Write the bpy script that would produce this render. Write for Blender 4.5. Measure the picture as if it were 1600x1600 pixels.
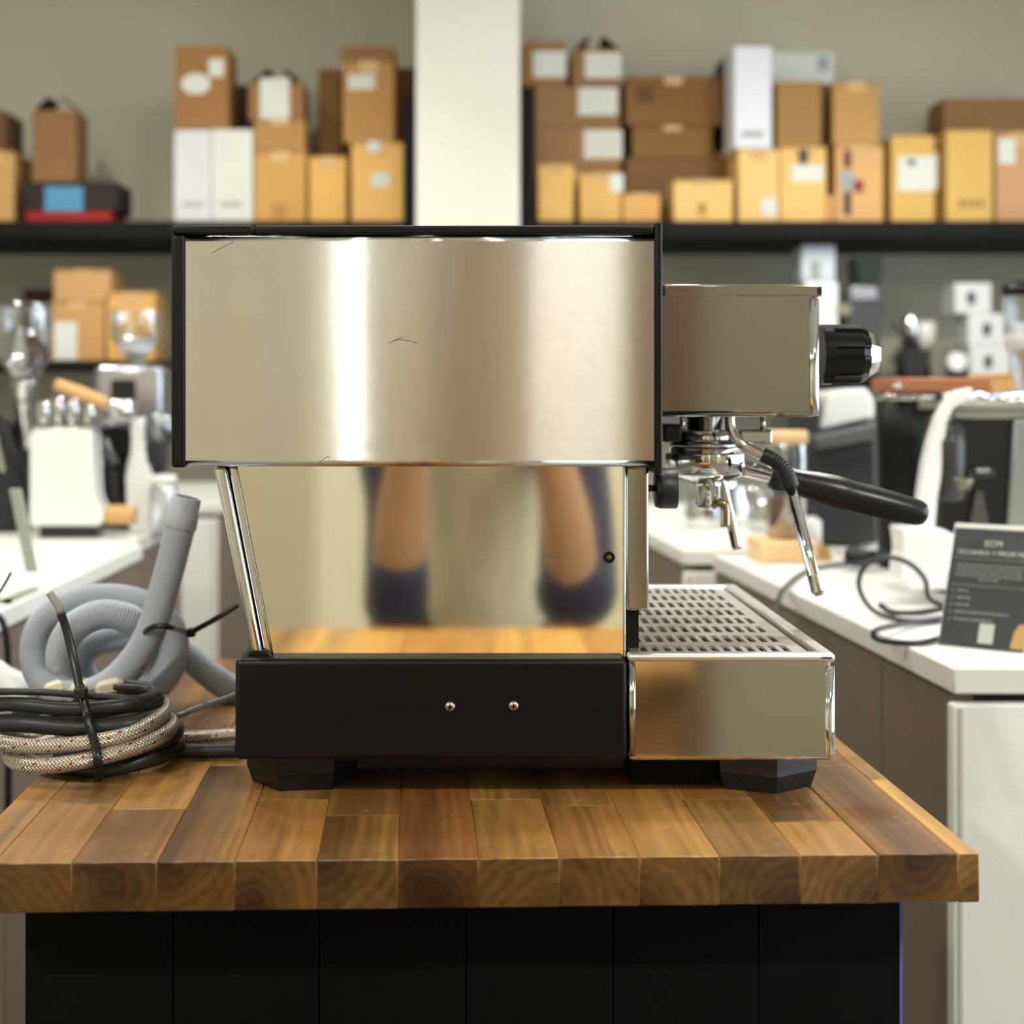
import bpy, bmesh, math, random
from mathutils import Vector, Matrix
random.seed(7)
PI = math.pi
for o in list(bpy.data.objects): bpy.data.objects.remove(o)
SC = bpy.context.scene
COL = SC.collection

# ------------------------------------------------------------------ camera, exposure, world, lights
F, CX, CY, CZ = 2333.0, 728.0, 620.0, 1.17      # focal length in px, principal point, eye height
def X(px, d=1.0): return (px - CX) * d / F
def Z(py, d=1.0): return CZ - (py - CY) * d / F
def P(px, py, d): return Vector((X(px, d), d, Z(py, d)))
def S(r, g, b):
    return tuple((c / 255 / 12.92 if c <= 10 else ((c / 255 + .055) / 1.055) ** 2.4) for c in (r, g, b)) + (1,)

cam = bpy.data.cameras.new('camera')
camo = bpy.data.objects.new('camera', cam); COL.objects.link(camo)
cam.sensor_width = 36; cam.lens = F / 1600 * 36
cam.shift_x = (800 - CX) / 1600; cam.shift_y = -(800 - CY) / 1600
camo.location = (0, 0, CZ); camo.rotation_euler = (PI / 2, 0, 0)
cam.clip_start = .03; cam.clip_end = 50
cam.dof.use_dof = True; cam.dof.focus_distance = 1.0; cam.dof.aperture_fstop = 6.1
SC.camera = camo
vs = SC.view_settings
vs.view_transform = 'Standard'; vs.look = 'None'; vs.gamma = 1; vs.exposure = 0.0; vs.use_curve_mapping = False
w = bpy.data.worlds.new('world'); SC.world = w; w.use_nodes = True
w.node_tree.nodes['Background'].inputs[0].default_value = (.75, .87, 1, 1)
w.node_tree.nodes['Background'].inputs[1].default_value = .6

WARM = (1, .94, .82); NEUT = (1, .965, .895); COOL = (.78, .88, 1)
def area(name, loc, power, size, color, rot=(0, 0, 0), sy=None, spread=PI):
    l = bpy.data.lights.new(name, 'AREA'); l.energy = power; l.color = color
    l.shape = 'RECTANGLE' if sy else 'DISK'; l.size = size; l.spread = spread
    if sy: l.size_y = sy
    o = bpy.data.objects.new(name, l); o.location = loc; o.rotation_euler = rot; COL.objects.link(o); return o
def spot(name, loc, target, power, color, ang=60, blend=.8, radius=.06):
    l = bpy.data.lights.new(name, 'SPOT'); l.energy = power; l.color = color
    l.spot_size = math.radians(ang); l.spot_blend = blend; l.shadow_soft_size = radius
    o = bpy.data.objects.new(name, l); o.location = loc
    o.rotation_euler = (Vector(target) - Vector(loc)).to_track_quat('-Z', 'Y').to_euler(); COL.objects.link(o); return o
# unseen ceiling lamps; the strong pair behind the camera is added to brighten reflections
LAMPS = [(-1.35, 3.3, 21, .16), (-.1, 3.1, 14, .16), (1.25, 3.3, 21, .16), (-1.1, 1.9, 13, .16), (.95, 1.9, 20, .16), (-.45, 1.75, 5, .16), (.22, 1.35, 8, .12),
         (-.335, -1.9, 5.5, .055), (1.6, -1.0, 62, .16), (-1.7, -1.2, 62, .16)]
for i, (x, y, p, sz_) in enumerate(LAMPS):
    area('ceiling_lamp', (x, y, 2.86), p, sz_, NEUT)
area('reflection_fill_lamp', (.31, -1.9, 2.9), 5, .25, NEUT, (0, 0, 0), .5)  # unseen lamp added for the bright band mirrored in the side housing
SPOTS = [((-2.0, 2.6, 2.8), (-1.5, 5.0, 1.1), 44), ((-.75, 2.6, 2.8), (-.55, 5.0, 1.15), 62), ((.1, 2.9, 2.8), (.0, 4.6, 1.0), 22),
         ((.9, 2.6, 2.8), (.85, 5.0, 1.15), 66), ((2.0, 2.6, 2.8), (1.7, 5.0, 1.15), 72)]
for a, b, p in SPOTS:
    spot('track_spot_lamp', a, b, p, WARM, 46, .9)
area('daylight', (3.35, 1.35, 1.5), 165, 2.1, COOL, (0, PI / 2, 0), 5.0)

# ------------------------------------------------------------------ materials
MATS = {}
def mat(name, col, rough=.5, metal=0.0, vary=.06, vscale=8.0, bump=0.0, bscale=60.0, stretch=(1, 1, 1), aniso=0.0, tangent=None,
        spec=.5, coat=0.0, trans=0.0, ior=1.45, emit=None):
    if name in MATS: return MATS[name]
    m = bpy.data.materials.new(name); m.use_nodes = True; MATS[name] = m
    nt = m.node_tree; N = nt.nodes; L = nt.links; b = N['Principled BSDF']
    b.inputs['Roughness'].default_value = rough; b.inputs['Metallic'].default_value = metal
    b.inputs['Specular IOR Level'].default_value = spec; b.inputs['Coat Weight'].default_value = coat
    b.inputs['Transmission Weight'].default_value = trans; b.inputs['IOR'].default_value = ior
    tc = N.new('ShaderNodeTexCoord'); mp = N.new('ShaderNodeMapping'); mp.inputs['Scale'].default_value = stretch
    L.new(tc.outputs['Object'], mp.inputs[0])
    no = N.new('ShaderNodeTexNoise'); no.inputs['Scale'].default_value = vscale; no.inputs['Detail'].default_value = 3
    L.new(mp.outputs[0], no.inputs['Vector'])
    mx = N.new('ShaderNodeMix'); mx.data_type = 'RGBA'
    mx.inputs[6].default_value = tuple(c * (1 - vary) for c in col[:3]) + (1,)
    mx.inputs[7].default_value = tuple(min(1, c * (1 + vary)) for c in col[:3]) + (1,)
    L.new(no.outputs['Fac'], mx.inputs[0]); L.new(mx.outputs[2], b.inputs['Base Color'])
    if bump:
        n2 = N.new('ShaderNodeTexNoise'); n2.inputs['Scale'].default_value = bscale; n2.inputs['Detail'].default_value = 4
        L.new(mp.outputs[0], n2.inputs['Vector'])
        bp = N.new('ShaderNodeBump'); bp.inputs['Strength'].default_value = bump; bp.inputs['Distance'].default_value = .001
        L.new(n2.outputs['Fac'], bp.inputs['Height']); L.new(bp.outputs[0], b.inputs['Normal'])
    if aniso:
        b.inputs['Anisotropic'].default_value = aniso
        if tangent:
            cx = N.new('ShaderNodeCombineXYZ')
            for i in range(3): cx.inputs[i].default_value = tangent[i]
            L.new(cx.outputs[0], b.inputs['Tangent'])
    if emit:
        b.inputs['Emission Color'].default_value = emit[0] + (1,); b.inputs['Emission Strength'].default_value = emit[1]
    return m

def brushed(name, col, rough, k, vary=.03):
    """sheet steel with a horizontal grain: the grain tips the normal up and down only"""
    m = mat(name, col, rough, 1, vary, 30, 0, 1, (.15, 1, 6)); nt = m.node_tree; N = nt.nodes; L = nt.links
    ge = N.new('ShaderNodeNewGeometry'); sc_ = N.new('ShaderNodeVectorMath'); sc_.operation = 'MULTIPLY'; sc_.inputs[1].default_value = (900, 900, 21000)
    L.new(ge.outputs['Position'], sc_.inputs[0]); wn = N.new('ShaderNodeTexWhiteNoise'); wn.noise_dimensions = '3D'; L.new(sc_.outputs[0], wn.inputs['Vector'])
    sp_ = N.new('ShaderNodeSeparateColor'); L.new(wn.outputs['Color'], sp_.inputs[0])
    a = N.new('ShaderNodeMath'); a.operation = 'ADD'; L.new(sp_.outputs[0], a.inputs[0]); L.new(sp_.outputs[1], a.inputs[1])
    c = N.new('ShaderNodeMath'); c.operation = 'MULTIPLY_ADD'; L.new(a.outputs[0], c.inputs[0]); c.inputs[1].default_value = k; c.inputs[2].default_value = -k
    cb_ = N.new('ShaderNodeCombineXYZ'); L.new(c.outputs[0], cb_.inputs[2])
    ad_ = N.new('ShaderNodeVectorMath'); ad_.operation = 'ADD'; L.new(ge.outputs['Normal'], ad_.inputs[0]); L.new(cb_.outputs[0], ad_.inputs[1])
    no = N.new('ShaderNodeVectorMath'); no.operation = 'NORMALIZE'; L.new(ad_.outputs[0], no.inputs[0])
    L.new(no.outputs[0], N['Principled BSDF'].inputs['Normal']); return m
BRUSHED = brushed('brushed_steel', S(230, 234, 234), .07, .46)
TRAYM = brushed('brushed_tray_steel', S(222, 218, 206), .085, .016)
SATIN = brushed('satin_steel', S(180, 177, 167), .10, .06)
POLISHED = mat('polished_steel', S(228, 222, 204), .05, 1, .03, 4, .012, 18, (.5, 1, 2))
CHROME = mat('chrome', S(215, 215, 214), .06, 1, .02)
GRATE = mat('grate_steel', S(232, 231, 227), .38, 1, .04, 40)
BLACK = mat('black_powder_coat', S(9, 8, 8), .36, 0, .15, 200, .06, 900, spec=.32)
BLACKG = mat('black_gloss_plastic', S(10, 10, 10), .16, 0, .1)
BLACKP = mat('black_plastic', S(20, 20, 21), .42, 0, .2, 30, .1, 300)
FOOT = mat('foot_plastic', S(20, 21, 24), .34, 0, .3, 40, .2, 150)
RUBBER = mat('black_rubber', S(26, 26, 26), .45, 0, .15, 60)
CABLE = mat('black_cable_rubber', S(42, 42, 41), .4, 0, .15, 60)
HOSE = mat('grey_hose_plastic', S(184, 192, 203), .36, 0, .05, 20)
HOSECAP = mat('grey_cuff_plastic', S(196, 202, 212), .4, 0, .04, 20)
WHITE = mat('white_laminate', S(236, 236, 228), .35, 0, .02, 3)
WHITEP = mat('white_plastic', S(232, 234, 230), .3, 0, .02, 3)
BROWNSIDE = mat('taupe_panel', S(122, 106, 92), .5, 0, .08, 6, 0, 1, (1, 1, .15))
SHELFM = mat('black_shelf', S(11, 10, 10), .6, 0, .1, spec=.2)
CREAM = mat('cream_tape', S(226, 216, 192), .6, 0, .05)
PAPER = mat('paper_label', S(208, 210, 202), .7, 0, .03)
DARKINK = mat('dark_ink', S(52, 50, 50), .7, 0, .05)
GREYINK = mat('grey_print', S(150, 154, 152), .7, 0, .05)
SIGNM = mat('charcoal_card', S(70, 74, 74), .3, 0, .04)
LTEXT = mat('light_print', S(212, 214, 208), .6, 0, .03)
GOLD = mat('gold_print', S(196, 160, 100), .5, 0, .05)
BLUETAPE = mat('blue_edge', S(70, 96, 150), .5, 0, .1)
WOODL = mat('light_wood', S(214, 168, 112), .45, 0, .12, 12, 0, 1, (1, 8, 8))
WOODR = mat('red_brown_wood', S(160, 98, 62), .45, 0, .15, 12, 0, 1, (1, 8, 8))
def cardm(c): return mat('cardboard_%d_%d_%d' % c, S(*c), .75, 0, .07, 5)

def glass_mat(name, tint=(.9, .95, .97), refl=.12):
    m = bpy.data.materials.new(name); m.use_nodes = True; nt = m.node_tree; N = nt.nodes; L = nt.links
    N.remove(N['Principled BSDF']); out = N['Material Output']
    t = N.new('ShaderNodeBsdfTransparent'); t.inputs[0].default_value = tint + (1,)
    g = N.new('ShaderNodeBsdfGlossy'); g.inputs['Roughness'].default_value = .04
    fr = N.new('ShaderNodeLayerWeight'); fr.inputs['Blend'].default_value = .35
    ma = N.new('ShaderNodeMath'); ma.operation = 'ADD'; ma.inputs[1].default_value = refl; ma.use_clamp = True
    L.new(fr.outputs['Facing'], ma.inputs[0]); mx = N.new('ShaderNodeMixShader')
    L.new(ma.outputs[0], mx.inputs[0]); L.new(t.outputs[0], mx.inputs[1]); L.new(g.outputs[0], mx.inputs[2]); L.new(mx.outputs[0], out.inputs[0])
    return m
GLASS = glass_mat('clear_glass', (.93, .96, .98), .2); PANE = glass_mat('window_glass', (.97, .98, .98), .02)
SMOKE = glass_mat('grey_glass', (.55, .6, .6), .08)

def wood_mat():
    m = bpy.data.materials.new('acacia_butcher_block'); m.use_nodes = True; nt = m.node_tree; N = nt.nodes; L = nt.links
    b = N['Principled BSDF']
    tc = N.new('ShaderNodeTexCoord'); oi = N.new('ShaderNodeObjectInfo')
    mul = N.new('ShaderNodeVectorMath'); mul.operation = 'SCALE'; mul.inputs[0].default_value = (3.1, 17.3, 5.7)
    L.new(oi.outputs['Random'], mul.inputs['Scale'])
    # stave axis is local y
    mp = N.new('ShaderNodeMapping'); mp.inputs['Scale'].default_value = (1, .06, 1)
    L.new(tc.outputs['Object'], mp.inputs[0])
    add = N.new('ShaderNodeVectorMath'); add.operation = 'ADD'; L.new(mp.outputs[0], add.inputs[0]); L.new(mul.outputs[0], add.inputs[1])
    n1 = N.new('ShaderNodeTexNoise'); n1.inputs['Scale'].default_value = 26; n1.inputs['Detail'].default_value = 4; n1.inputs['Distortion'].default_value = .6
    L.new(add.outputs[0], n1.inputs['Vector'])
    n2 = N.new('ShaderNodeTexNoise'); n2.inputs['Scale'].default_value = 170; n2.inputs['Detail'].default_value = 5
    L.new(add.outputs[0], n2.inputs['Vector'])
    sn = N.new('ShaderNodeSeparateXYZ'); L.new(tc.outputs['Normal'], sn.inputs[0])
    # rings around a pith that differs from stave to stave
    sx = N.new('ShaderNodeSeparateXYZ'); L.new(tc.outputs['Object'], sx.inputs[0])
    def math_(op, a, bb=None):
        q = N.new('ShaderNodeMath'); q.operation = op
        for i, v in enumerate((a, bb)):
            if v is None: continue
            if isinstance(v, (int, float)): q.inputs[i].default_value = v
            else: L.new(v, q.inputs[i])
        return q.outputs[0]
    rx = math_('MULTIPLY', math_('SUBTRACT', oi.outputs['Random'], .5), .075)
    rz = math_('SUBTRACT', math_('MULTIPLY', math_('FRACT', math_('MULTIPLY', oi.outputs['Random'], 7.31)), .06), .03)
    dx = math_('SUBTRACT', sx.outputs[0], rx); dz = math_('SUBTRACT', sx.outputs[2], rz)
    r = math_('SQRT', math_('ADD', math_('MULTIPLY', dx, dx), math_('MULTIPLY', dz, dz)))
    r = math_('ADD', r, math_('MULTIPLY', n1.outputs['Fac'], .022))
    ring = math_('ADD', math_('MULTIPLY', math_('SINE', math_('MULTIPLY', r, 900)), .5), .5)
    heart = N.new('ShaderNodeMapRange'); L.new(r, heart.inputs[0]); heart.inputs[1].default_value = .018; heart.inputs[2].default_value = .042
    cr = N.new('ShaderNodeValToRGB'); L.new(heart.outputs[0], cr.inputs[0])
    cr.color_ramp.elements[0].color = (.40, .34, .31, 1); cr.color_ramp.elements[1].color = (1.5, 1.5, 1.35, 1)
    e = cr.color_ramp.elements.new(.55); e.color = (.92, .9, .86, 1)
    e = cr.color_ramp.elements.new(.75); e.color = (1.0, 1.0, .95, 1)
    v1 = N.new('ShaderNodeMix'); v1.data_type = 'RGBA'; v1.blend_type = 'MULTIPLY'; v1.inputs[0].default_value = .8
    L.new(oi.outputs['Color'], v1.inputs[6]); L.new(cr.outputs[0], v1.inputs[7])
    g = math_('ADD', math_('ADD', math_('MULTIPLY', ring, math_('ADD', .2, math_('MULTIPLY', math_('ABSOLUTE', sn.outputs[1]), .08))), math_('MULTIPLY', n2.outputs['Fac'], 1.0)), math_('MULTIPLY', n1.outputs['Fac'], .9))
    g = math_('SUBTRACT', g, .07)
    v2 = N.new('ShaderNodeVectorMath'); v2.operation = 'SCALE'; L.new(v1.outputs[2], v2.inputs[0]); L.new(g, v2.inputs['Scale'])
    # end grain is darker than long grain; the front edge's shade is painted in too
    eg = math_('SUBTRACT', 1.0, math_('MULTIPLY', math_('GREATER_THAN', math_('ABSOLUTE', sn.outputs[1]), .7), .66))
    v2b = N.new('ShaderNodeVectorMath'); v2b.operation = 'SCALE'; L.new(v2.outputs[0], v2b.inputs[0]); L.new(eg, v2b.inputs['Scale']); v2 = v2b
    # pale nicks and scuffs in the lacquer
    n3 = N.new('ShaderNodeTexNoise'); n3.inputs['Scale'].default_value = 260; n3.inputs['Detail'].default_value = 2
    mp3 = N.new('ShaderNodeMapping'); mp3.inputs['Scale'].default_value = (.35, 1, 1); mp3.inputs['Rotation'].default_value = (0, 0, .3)
    L.new(tc.outputs['Object'], mp3.inputs[0]); L.new(mp3.outputs[0], n3.inputs['Vector'])
    mr = N.new('ShaderNodeMapRange'); L.new(n3.outputs['Fac'], mr.inputs[0]); mr.inputs[1].default_value = .66; mr.inputs[2].default_value = .74
    n4 = N.new('ShaderNodeTexNoise'); n4.inputs['Scale'].default_value = 14; L.new(tc.outputs['Object'], n4.inputs['Vector'])
    mr4 = N.new('ShaderNodeMapRange'); L.new(n4.outputs['Fac'], mr4.inputs[0]); mr4.inputs[1].default_value = .45; mr4.inputs[2].default_value = .65
    fac = math_('MULTIPLY', math_('MULTIPLY', math_('MULTIPLY', mr.outputs[0], mr4.outputs[0]), math_('GREATER_THAN', sn.outputs[2], .7)), .55)
    v3 = N.new('ShaderNodeMix'); v3.data_type = 'RGBA'; L.new(fac, v3.inputs[0]); L.new(v2.outputs[0], v3.inputs[6]); v3.inputs[7].default_value = S(225, 190, 140)
    L.new(v3.outputs[2], b.inputs['Base Color'])
    ro = N.new('ShaderNodeMapRange'); L.new(n4.outputs['Fac'], ro.inputs[0]); ro.inputs[3].default_value = .26; ro.inputs[4].default_value = .46
    L.new(ro.outputs[0], b.inputs['Roughness'])
    bp = N.new('ShaderNodeBump'); bp.inputs['Strength'].default_value = .12; bp.inputs['Distance'].default_value = .0006
    L.new(n2.outputs['Fac'], bp.inputs['Height']); L.new(bp.outputs[0], b.inputs['Normal'])
    return m
WOOD = wood_mat()

def braid_mat():
    m = bpy.data.materials.new('braided_steel_hose'); m.use_nodes = True; nt = m.node_tree; N = nt.nodes; L = nt.links
    b = N['Principled BSDF']; b.inputs['Metallic'].default_value = .75; b.inputs['Roughness'].default_value = .34
    uv = N.new('ShaderNodeUVMap'); uv.uv_map = 'UVMap'
    sx = N.new('ShaderNodeSeparateXYZ'); L.new(uv.outputs[0], sx.inputs[0])
    def math_(op, a, bb=None):
        q = N.new('ShaderNodeMath'); q.operation = op
        for i, v in enumerate((a, bb)):
            if v is None: continue
            if isinstance(v, (int, float)): q.inputs[i].default_value = v
            else: L.new(v, q.inputs[i])
        return q.outputs[0]
    tri = math_('ABSOLUTE', math_('SUBTRACT', math_('MULTIPLY', math_('FRACT', math_('MULTIPLY', sx.outputs[0], 10)), 2), 1))
    ph_ = math_('ADD', math_('MULTIPLY', sx.outputs[1], 1 / .0026), math_('MULTIPLY', tri, .9))   # v is metres along the hose
    h = math_('ADD', math_('MULTIPLY', math_('SINE', math_('MULTIPLY', ph_, 2 * PI)), .5), .5)
    cr = N.new('ShaderNodeValToRGB'); L.new(h, cr.inputs[0])
    cr.color_ramp.elements[0].color = S(120, 106, 92); cr.color_ramp.elements[1].color = S(222, 213, 197)
    cr.color_ramp.elements[0].position = .25; cr.color_ramp.elements[1].position = .6
    # red tracer threads
    t = math_('FRACT', math_('ADD', math_('MULTIPLY', sx.outputs[1], 1 / .03), math_('MULTIPLY', sx.outputs[0], 3)))
    t2 = math_('FRACT', math_('MULTIPLY', math_('SUBTRACT', math_('MULTIPLY', sx.outputs[1], 1 / .011), math_('MULTIPLY', sx.outputs[0], 3)), 1))
    red = math_('MULTIPLY', math_('LESS_THAN', t, .12), math_('LESS_THAN', t2, .3))
    mx = N.new('ShaderNodeMix'); mx.data_type = 'RGBA'; L.new(red, mx.inputs[0]); L.new(cr.outputs[0], mx.inputs[6]); mx.inputs[7].default_value = S(130, 34, 26)
    L.new(mx.outputs[2], b.inputs['Base Color'])
    bp = N.new('ShaderNodeBump'); bp.inputs['Strength'].default_value = .6; bp.inputs['Distance'].default_value = .0006
    L.new(h, bp.inputs['Height']); L.new(bp.outputs[0], b.inputs['Normal'])
    return m
BRAID = braid_mat()

# ------------------------------------------------------------------ mesh helpers
class B:
    def __init__(s): s.bm = bmesh.new(); s.uv = s.bm.loops.layers.uv.new('UVMap')
    def _add(s, verts, faces, smooth=False):
        vs_ = [s.bm.verts.new(v) for v in verts]; out = []
        for f in faces:
            try:
                q = s.bm.faces.new([vs_[i] for i in f]); q.smooth = smooth; out.append(q)
            except ValueError: pass
        return vs_, out
    def prism(s, poly, a0, a1, axis='y', bevel=0, seg=2, sel=None):
        """poly: 2-D outline; axis y -> (x,z), axis x -> (y,z), axis z -> (x,y)"""
        def mk(p, a): return {'y': (p[0], a, p[1]), 'x': (a, p[0], p[1]), 'z': (p[0], p[1], a)}[axis]
        n = len(poly)
        verts = [mk(p, a0) for p in poly] + [mk(p, a1) for p in poly]
        faces = [tuple(range(n)), tuple(range(2 * n - 1, n - 1, -1))] + [(i, n + i, n + (i + 1) % n, (i + 1) % n) for i in range(n)]
        v, f = s._add(verts, faces)
        if bevel:
            es = set(e for q in f for e in q.edges)
            if sel: es = [e for e in es if sel(e)]
            r = bmesh.ops.bevel(s.bm, geom=list(es), offset=bevel, segments=seg, profile=.5, affect='EDGES', clamp_overlap=True)
            for q in r['faces']: q.smooth = True
        return s
    def box(s, x0, x1, y0, y1, z0, z1, bevel=0, seg=2, sel=None):
        return s.prism([(x0, z0), (x1, z0), (x1, z1), (x0, z1)], y0, y1, 'y', bevel, seg, sel)
    def lathe(s, prof, p0, d=(0, 0, 1), seg=32, smooth=True, mod=None, up=None, caps=True):
        """prof: (t along d, radius)"""
        d = Vector(d).normalized(); p0 = Vector(p0)
        u = Vector(up) if up else (Vector((1, 0, 0)) if abs(d.x) < .9 else Vector((0, 1, 0)))
        u = (u - d * u.dot(d)).normalized(); v = d.cross(u)
        verts = []; faces = []
        for k, (t, r) in enumerate(prof):
            for i in range(seg):
                a = 2 * PI * i / seg; rr = r * (mod(a, k) if mod else 1)
                verts.append(p0 + d * t + (u * math.cos(a) + v * math.sin(a)) * rr)
        n = len(prof)
        for k in range(n - 1):
            for i in range(seg):
                j = (i + 1) % seg; faces.append((k * seg + i, k * seg + j, (k + 1) * seg + j, (k + 1) * seg + i))
        if caps:
            faces.append(tuple(range(seg - 1, -1, -1))); faces.append(tuple((n - 1) * seg + i for i in range(seg)))
        vv, ff = s._add(verts, faces, smooth)
        if caps:
            ff[-1].smooth = False; ff[-2].smooth = False
        return s
    def cyl(s, p0, p1, r, r1=None, seg=24, smooth=True):
        p0 = Vector(p0); p1 = Vector(p1); L_ = (p1 - p0).length
        return s.lathe([(0, r), (L_, r if r1 is None else r1)], p0, p1 - p0, seg, smooth)
    def tube(s, pts, r, seg=12, smooth=True, flat=None, up=None):
        """swept tube; r number or list or f(i); flat = ratio of the second cross axis"""
        pts = [Vector(p) for p in pts]; n = len(pts)
        T = []
        for i in range(n):
            t = pts[min(i + 1, n - 1)] - pts[max(i - 1, 0)]
            T.append(t.normalized() if t.length > 1e-9 else Vector((0, 0, 1)))
        u = Vector(up) if up else Vector((0, 1, 0))
        if abs(u.dot(T[0])) > .95: u = Vector((1, 0, 0))
        verts = []; dist = 0; ds = []
        for i in range(n):
            if i: dist += (pts[i] - pts[i - 1]).length
            ds.append(dist)
            u = (u - T[i] * u.dot(T[i])).normalized(); v = T[i].cross(u)
            rr = r[i] if isinstance(r, (list, tuple)) else (r(i) if callable(r) else r)
            for k in range(seg):
                a = 2 * PI * k / seg
                verts.append(pts[i] + u * math.cos(a) * rr + v * math.sin(a) * rr * (flat or 1))
        faces = []
        for i in range(n - 1):
            for k in range(seg):
                j = (k + 1) % seg; faces.append((i * seg + k, i * seg + j, (i + 1) * seg + j, (i + 1) * seg + k))
        faces.append(tuple(range(seg - 1, -1, -1))); faces.append(tuple((n - 1) * seg + k for k in range(seg)))
        vv, ff = s._add(verts, faces, smooth)
        idx = {q: i for i, q in enumerate(vv)}
        for q in ff[:-2]:
            ks = [idx[l.vert] % seg for l in q.loops]; wrap = (0 in ks and seg - 1 in ks)
            for l in q.loops:
                i = idx[l.vert]; k = i % seg
                if wrap and k == 0: k = seg
                l[s.uv].uv = (k / seg, ds[i // seg])
        ff[-1].smooth = False; ff[-2].smooth = False
        return s
    def ball(s, c, r, seg=16, sc=(1, 1, 1)):
        m = Matrix.Translation(Vector(c)) @ Matrix.Diagonal((sc[0] * r, sc[1] * r, sc[2] * r, 1))
        res = bmesh.ops.create_uvsphere(s.bm, u_segments=seg, v_segments=max(6, seg // 2), radius=1, matrix=m)
        for q in set(f for v in res['verts'] for f in v.link_faces): q.smooth = True
        return s

def spline(pts, step=.004):
    """Catmull-Rom through pts, resampled at about `step` metres"""
    pts = [Vector(p) for p in pts]; P_ = [pts[0] * 2 - pts[1]] + pts + [pts[-1] * 2 - pts[-2]]; raw = []
    for i in range(1, len(P_) - 2):
        a, b, c, d = P_[i - 1:i + 3]
        for k in range(24):
            t = k / 24
            raw.append(.5 * ((2 * b) + (c - a) * t + (2 * a - 5 * b + 4 * c - d) * t * t + (3 * b - a - 3 * c + d) * t ** 3))
    raw.append(pts[-1]); out = [raw[0]]; need = step
    for i in range(1, len(raw)):
        seg = raw[i] - raw[i - 1]; l = seg.length; pos = 0
        while l - pos >= need and l > 0:
            pos += need; out.append(raw[i - 1] + seg * (pos / l)); need = step
        need -= (l - pos)
    if (out[-1] - raw[-1]).length > step * .3: out.append(raw[-1])
    return out

def obj(name, b, m, parent=None, local=False, **props):
    me = bpy.data.meshes.new(name); bm = b.bm if isinstance(b, B) else b
    bmesh.ops.recalc_face_normals(bm, faces=bm.faces[:]); bm.to_mesh(me); bm.free()
    o = bpy.data.objects.new(name, me); COL.objects.link(o); me.materials.append(m)
    if parent is not None:
        o.parent = parent
        if not local:
            par = parent; off = Vector((0, 0, 0))
            while par is not None: off += Vector(par.location); par = par.parent
            o.location = -off
    for k, v in props.items(): o[k] = v
    return o
def tag(o, label, cat, group=None):
    o['label'] = label; o['category'] = cat
    if group: o['group'] = group
    return o
def thing(name, label, cat, loc=(0, 0, 0), group=None, rz=0):
    o = bpy.data.objects.new(name, None); COL.objects.link(o); o.location = loc; o.rotation_euler = (0, 0, rz); o.empty_display_size = .05
    return tag(o, label, cat, group)
def struct(name, b, m, **k):
    o = obj(name, b, m); o['kind'] = 'structure'; return o

# ------------------------------------------------------------------ the room
WALLM = mat('wall_paint', S(190, 186, 168), .8, 0, .03, 2)
PILLARM = mat('pillar_paint', S(210, 209, 198), .7, 0, .02, 2)
FLOORM = mat('grey_floor', S(120, 114, 104), .45, 0, .1, 3)
CEILM = mat('ceiling_paint', S(214, 210, 198), .9, 0, .02, 2)
RX0, RX1, RY0, RY1, RH = -3.0, 3.2, -2.6, 5.25, 3.0
struct('floor', B().box(RX0, RX1, RY0, RY1, -.1, 0), FLOORM)
struct('ceiling', B().box(RX0, RX1, RY0, RY1, RH, RH + .1), CEILM)
struct('wall_back', B().box(RX0, RX1, RY1, RY1 + .1, 0, RH), WALLM)
struct('wall_left', B().box(RX0 - .1, RX0, RY0, RY1, 0, RH), WALLM)
FRONTM = mat('cream_wall_paint', S(226, 222, 200), .8, 0, .03, 2)
struct('wall_front', B().box(RX0, RX1, RY0 - .1, RY0, 0, RH), FRONTM)
b = B(); wy0, wy1, wz0, wz1 = -1.3, 4.0, .35, 2.6
b.box(RX1, RX1 + .1, RY0, wy0, 0, RH); b.box(RX1, RX1 + .1, wy1, RY1, 0, RH); b.box(RX1, RX1 + .1, wy0, wy1, 0, wz0); b.box(RX1, RX1 + .1, wy0, wy1, wz1, RH)
struct('wall_right', b, WALLM)
b = B()
for yy in (wy0, 1.33, wy1 - .04): b.box(RX1 + .02, RX1 + .08, yy, yy + .04, wz0, wz1)
b.box(RX1 + .02, RX1 + .08, wy0, wy1, wz0, wz0 + .04); b.box(RX1 + .02, RX1 + .08, wy0, wy1, wz1 - .04, wz1)
wf = struct('window_1', b, BLACKP)
for a, c in ((wy0 + .04, 1.33), (1.37, wy1 - .04)):
    obj('pane', B().box(RX1 + .045, RX1 + .055, a, c, wz0 + .04, wz1 - .04), PANE, wf)
struct('reflected_panel_1', B().box(.21, .50, RY0, RY0 + .03, 0, 2.7), mat('ivory_panel', S(244, 236, 206), .7, 0, .02))  # unseen panel, added for the pale band mirrored in the steel
struct('reflected_panel_2', B().box(.51, .74, RY0, RY0 + .04, 0, 2.7), mat('walnut_panel', S(104, 70, 42), .5, 0, .1))
struct('reflected_panel_3', B().box(-.02, .20, RY0, RY0 + .03, 0, 2.7), mat('tan_panel', S(150, 122, 88), .6, 0, .06))  # unseen panel, added for the tan band in the reflection
struct('reflected_panel_4', B().box(-.95, -.48, RY0, RY0 + .03, 0, 2.7), mat('dull_beige_panel', S(186, 178, 156), .7, 0, .06))  # unseen panel, added to dull the left part of the reflection
struct('reflected_panel_5', B().box(.75, 1.9, RY0, RY0 + .02, 0, 2.7), mat('grey_beige_panel', S(150, 143, 122), .7, 0, .04))  # unseen panel, added to darken what the group cover mirrors
PD = 4.55
struct('pillar', B().box(X(650, PD), X(812, PD), PD, RY1, 0, RH), PILLARM)
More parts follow.
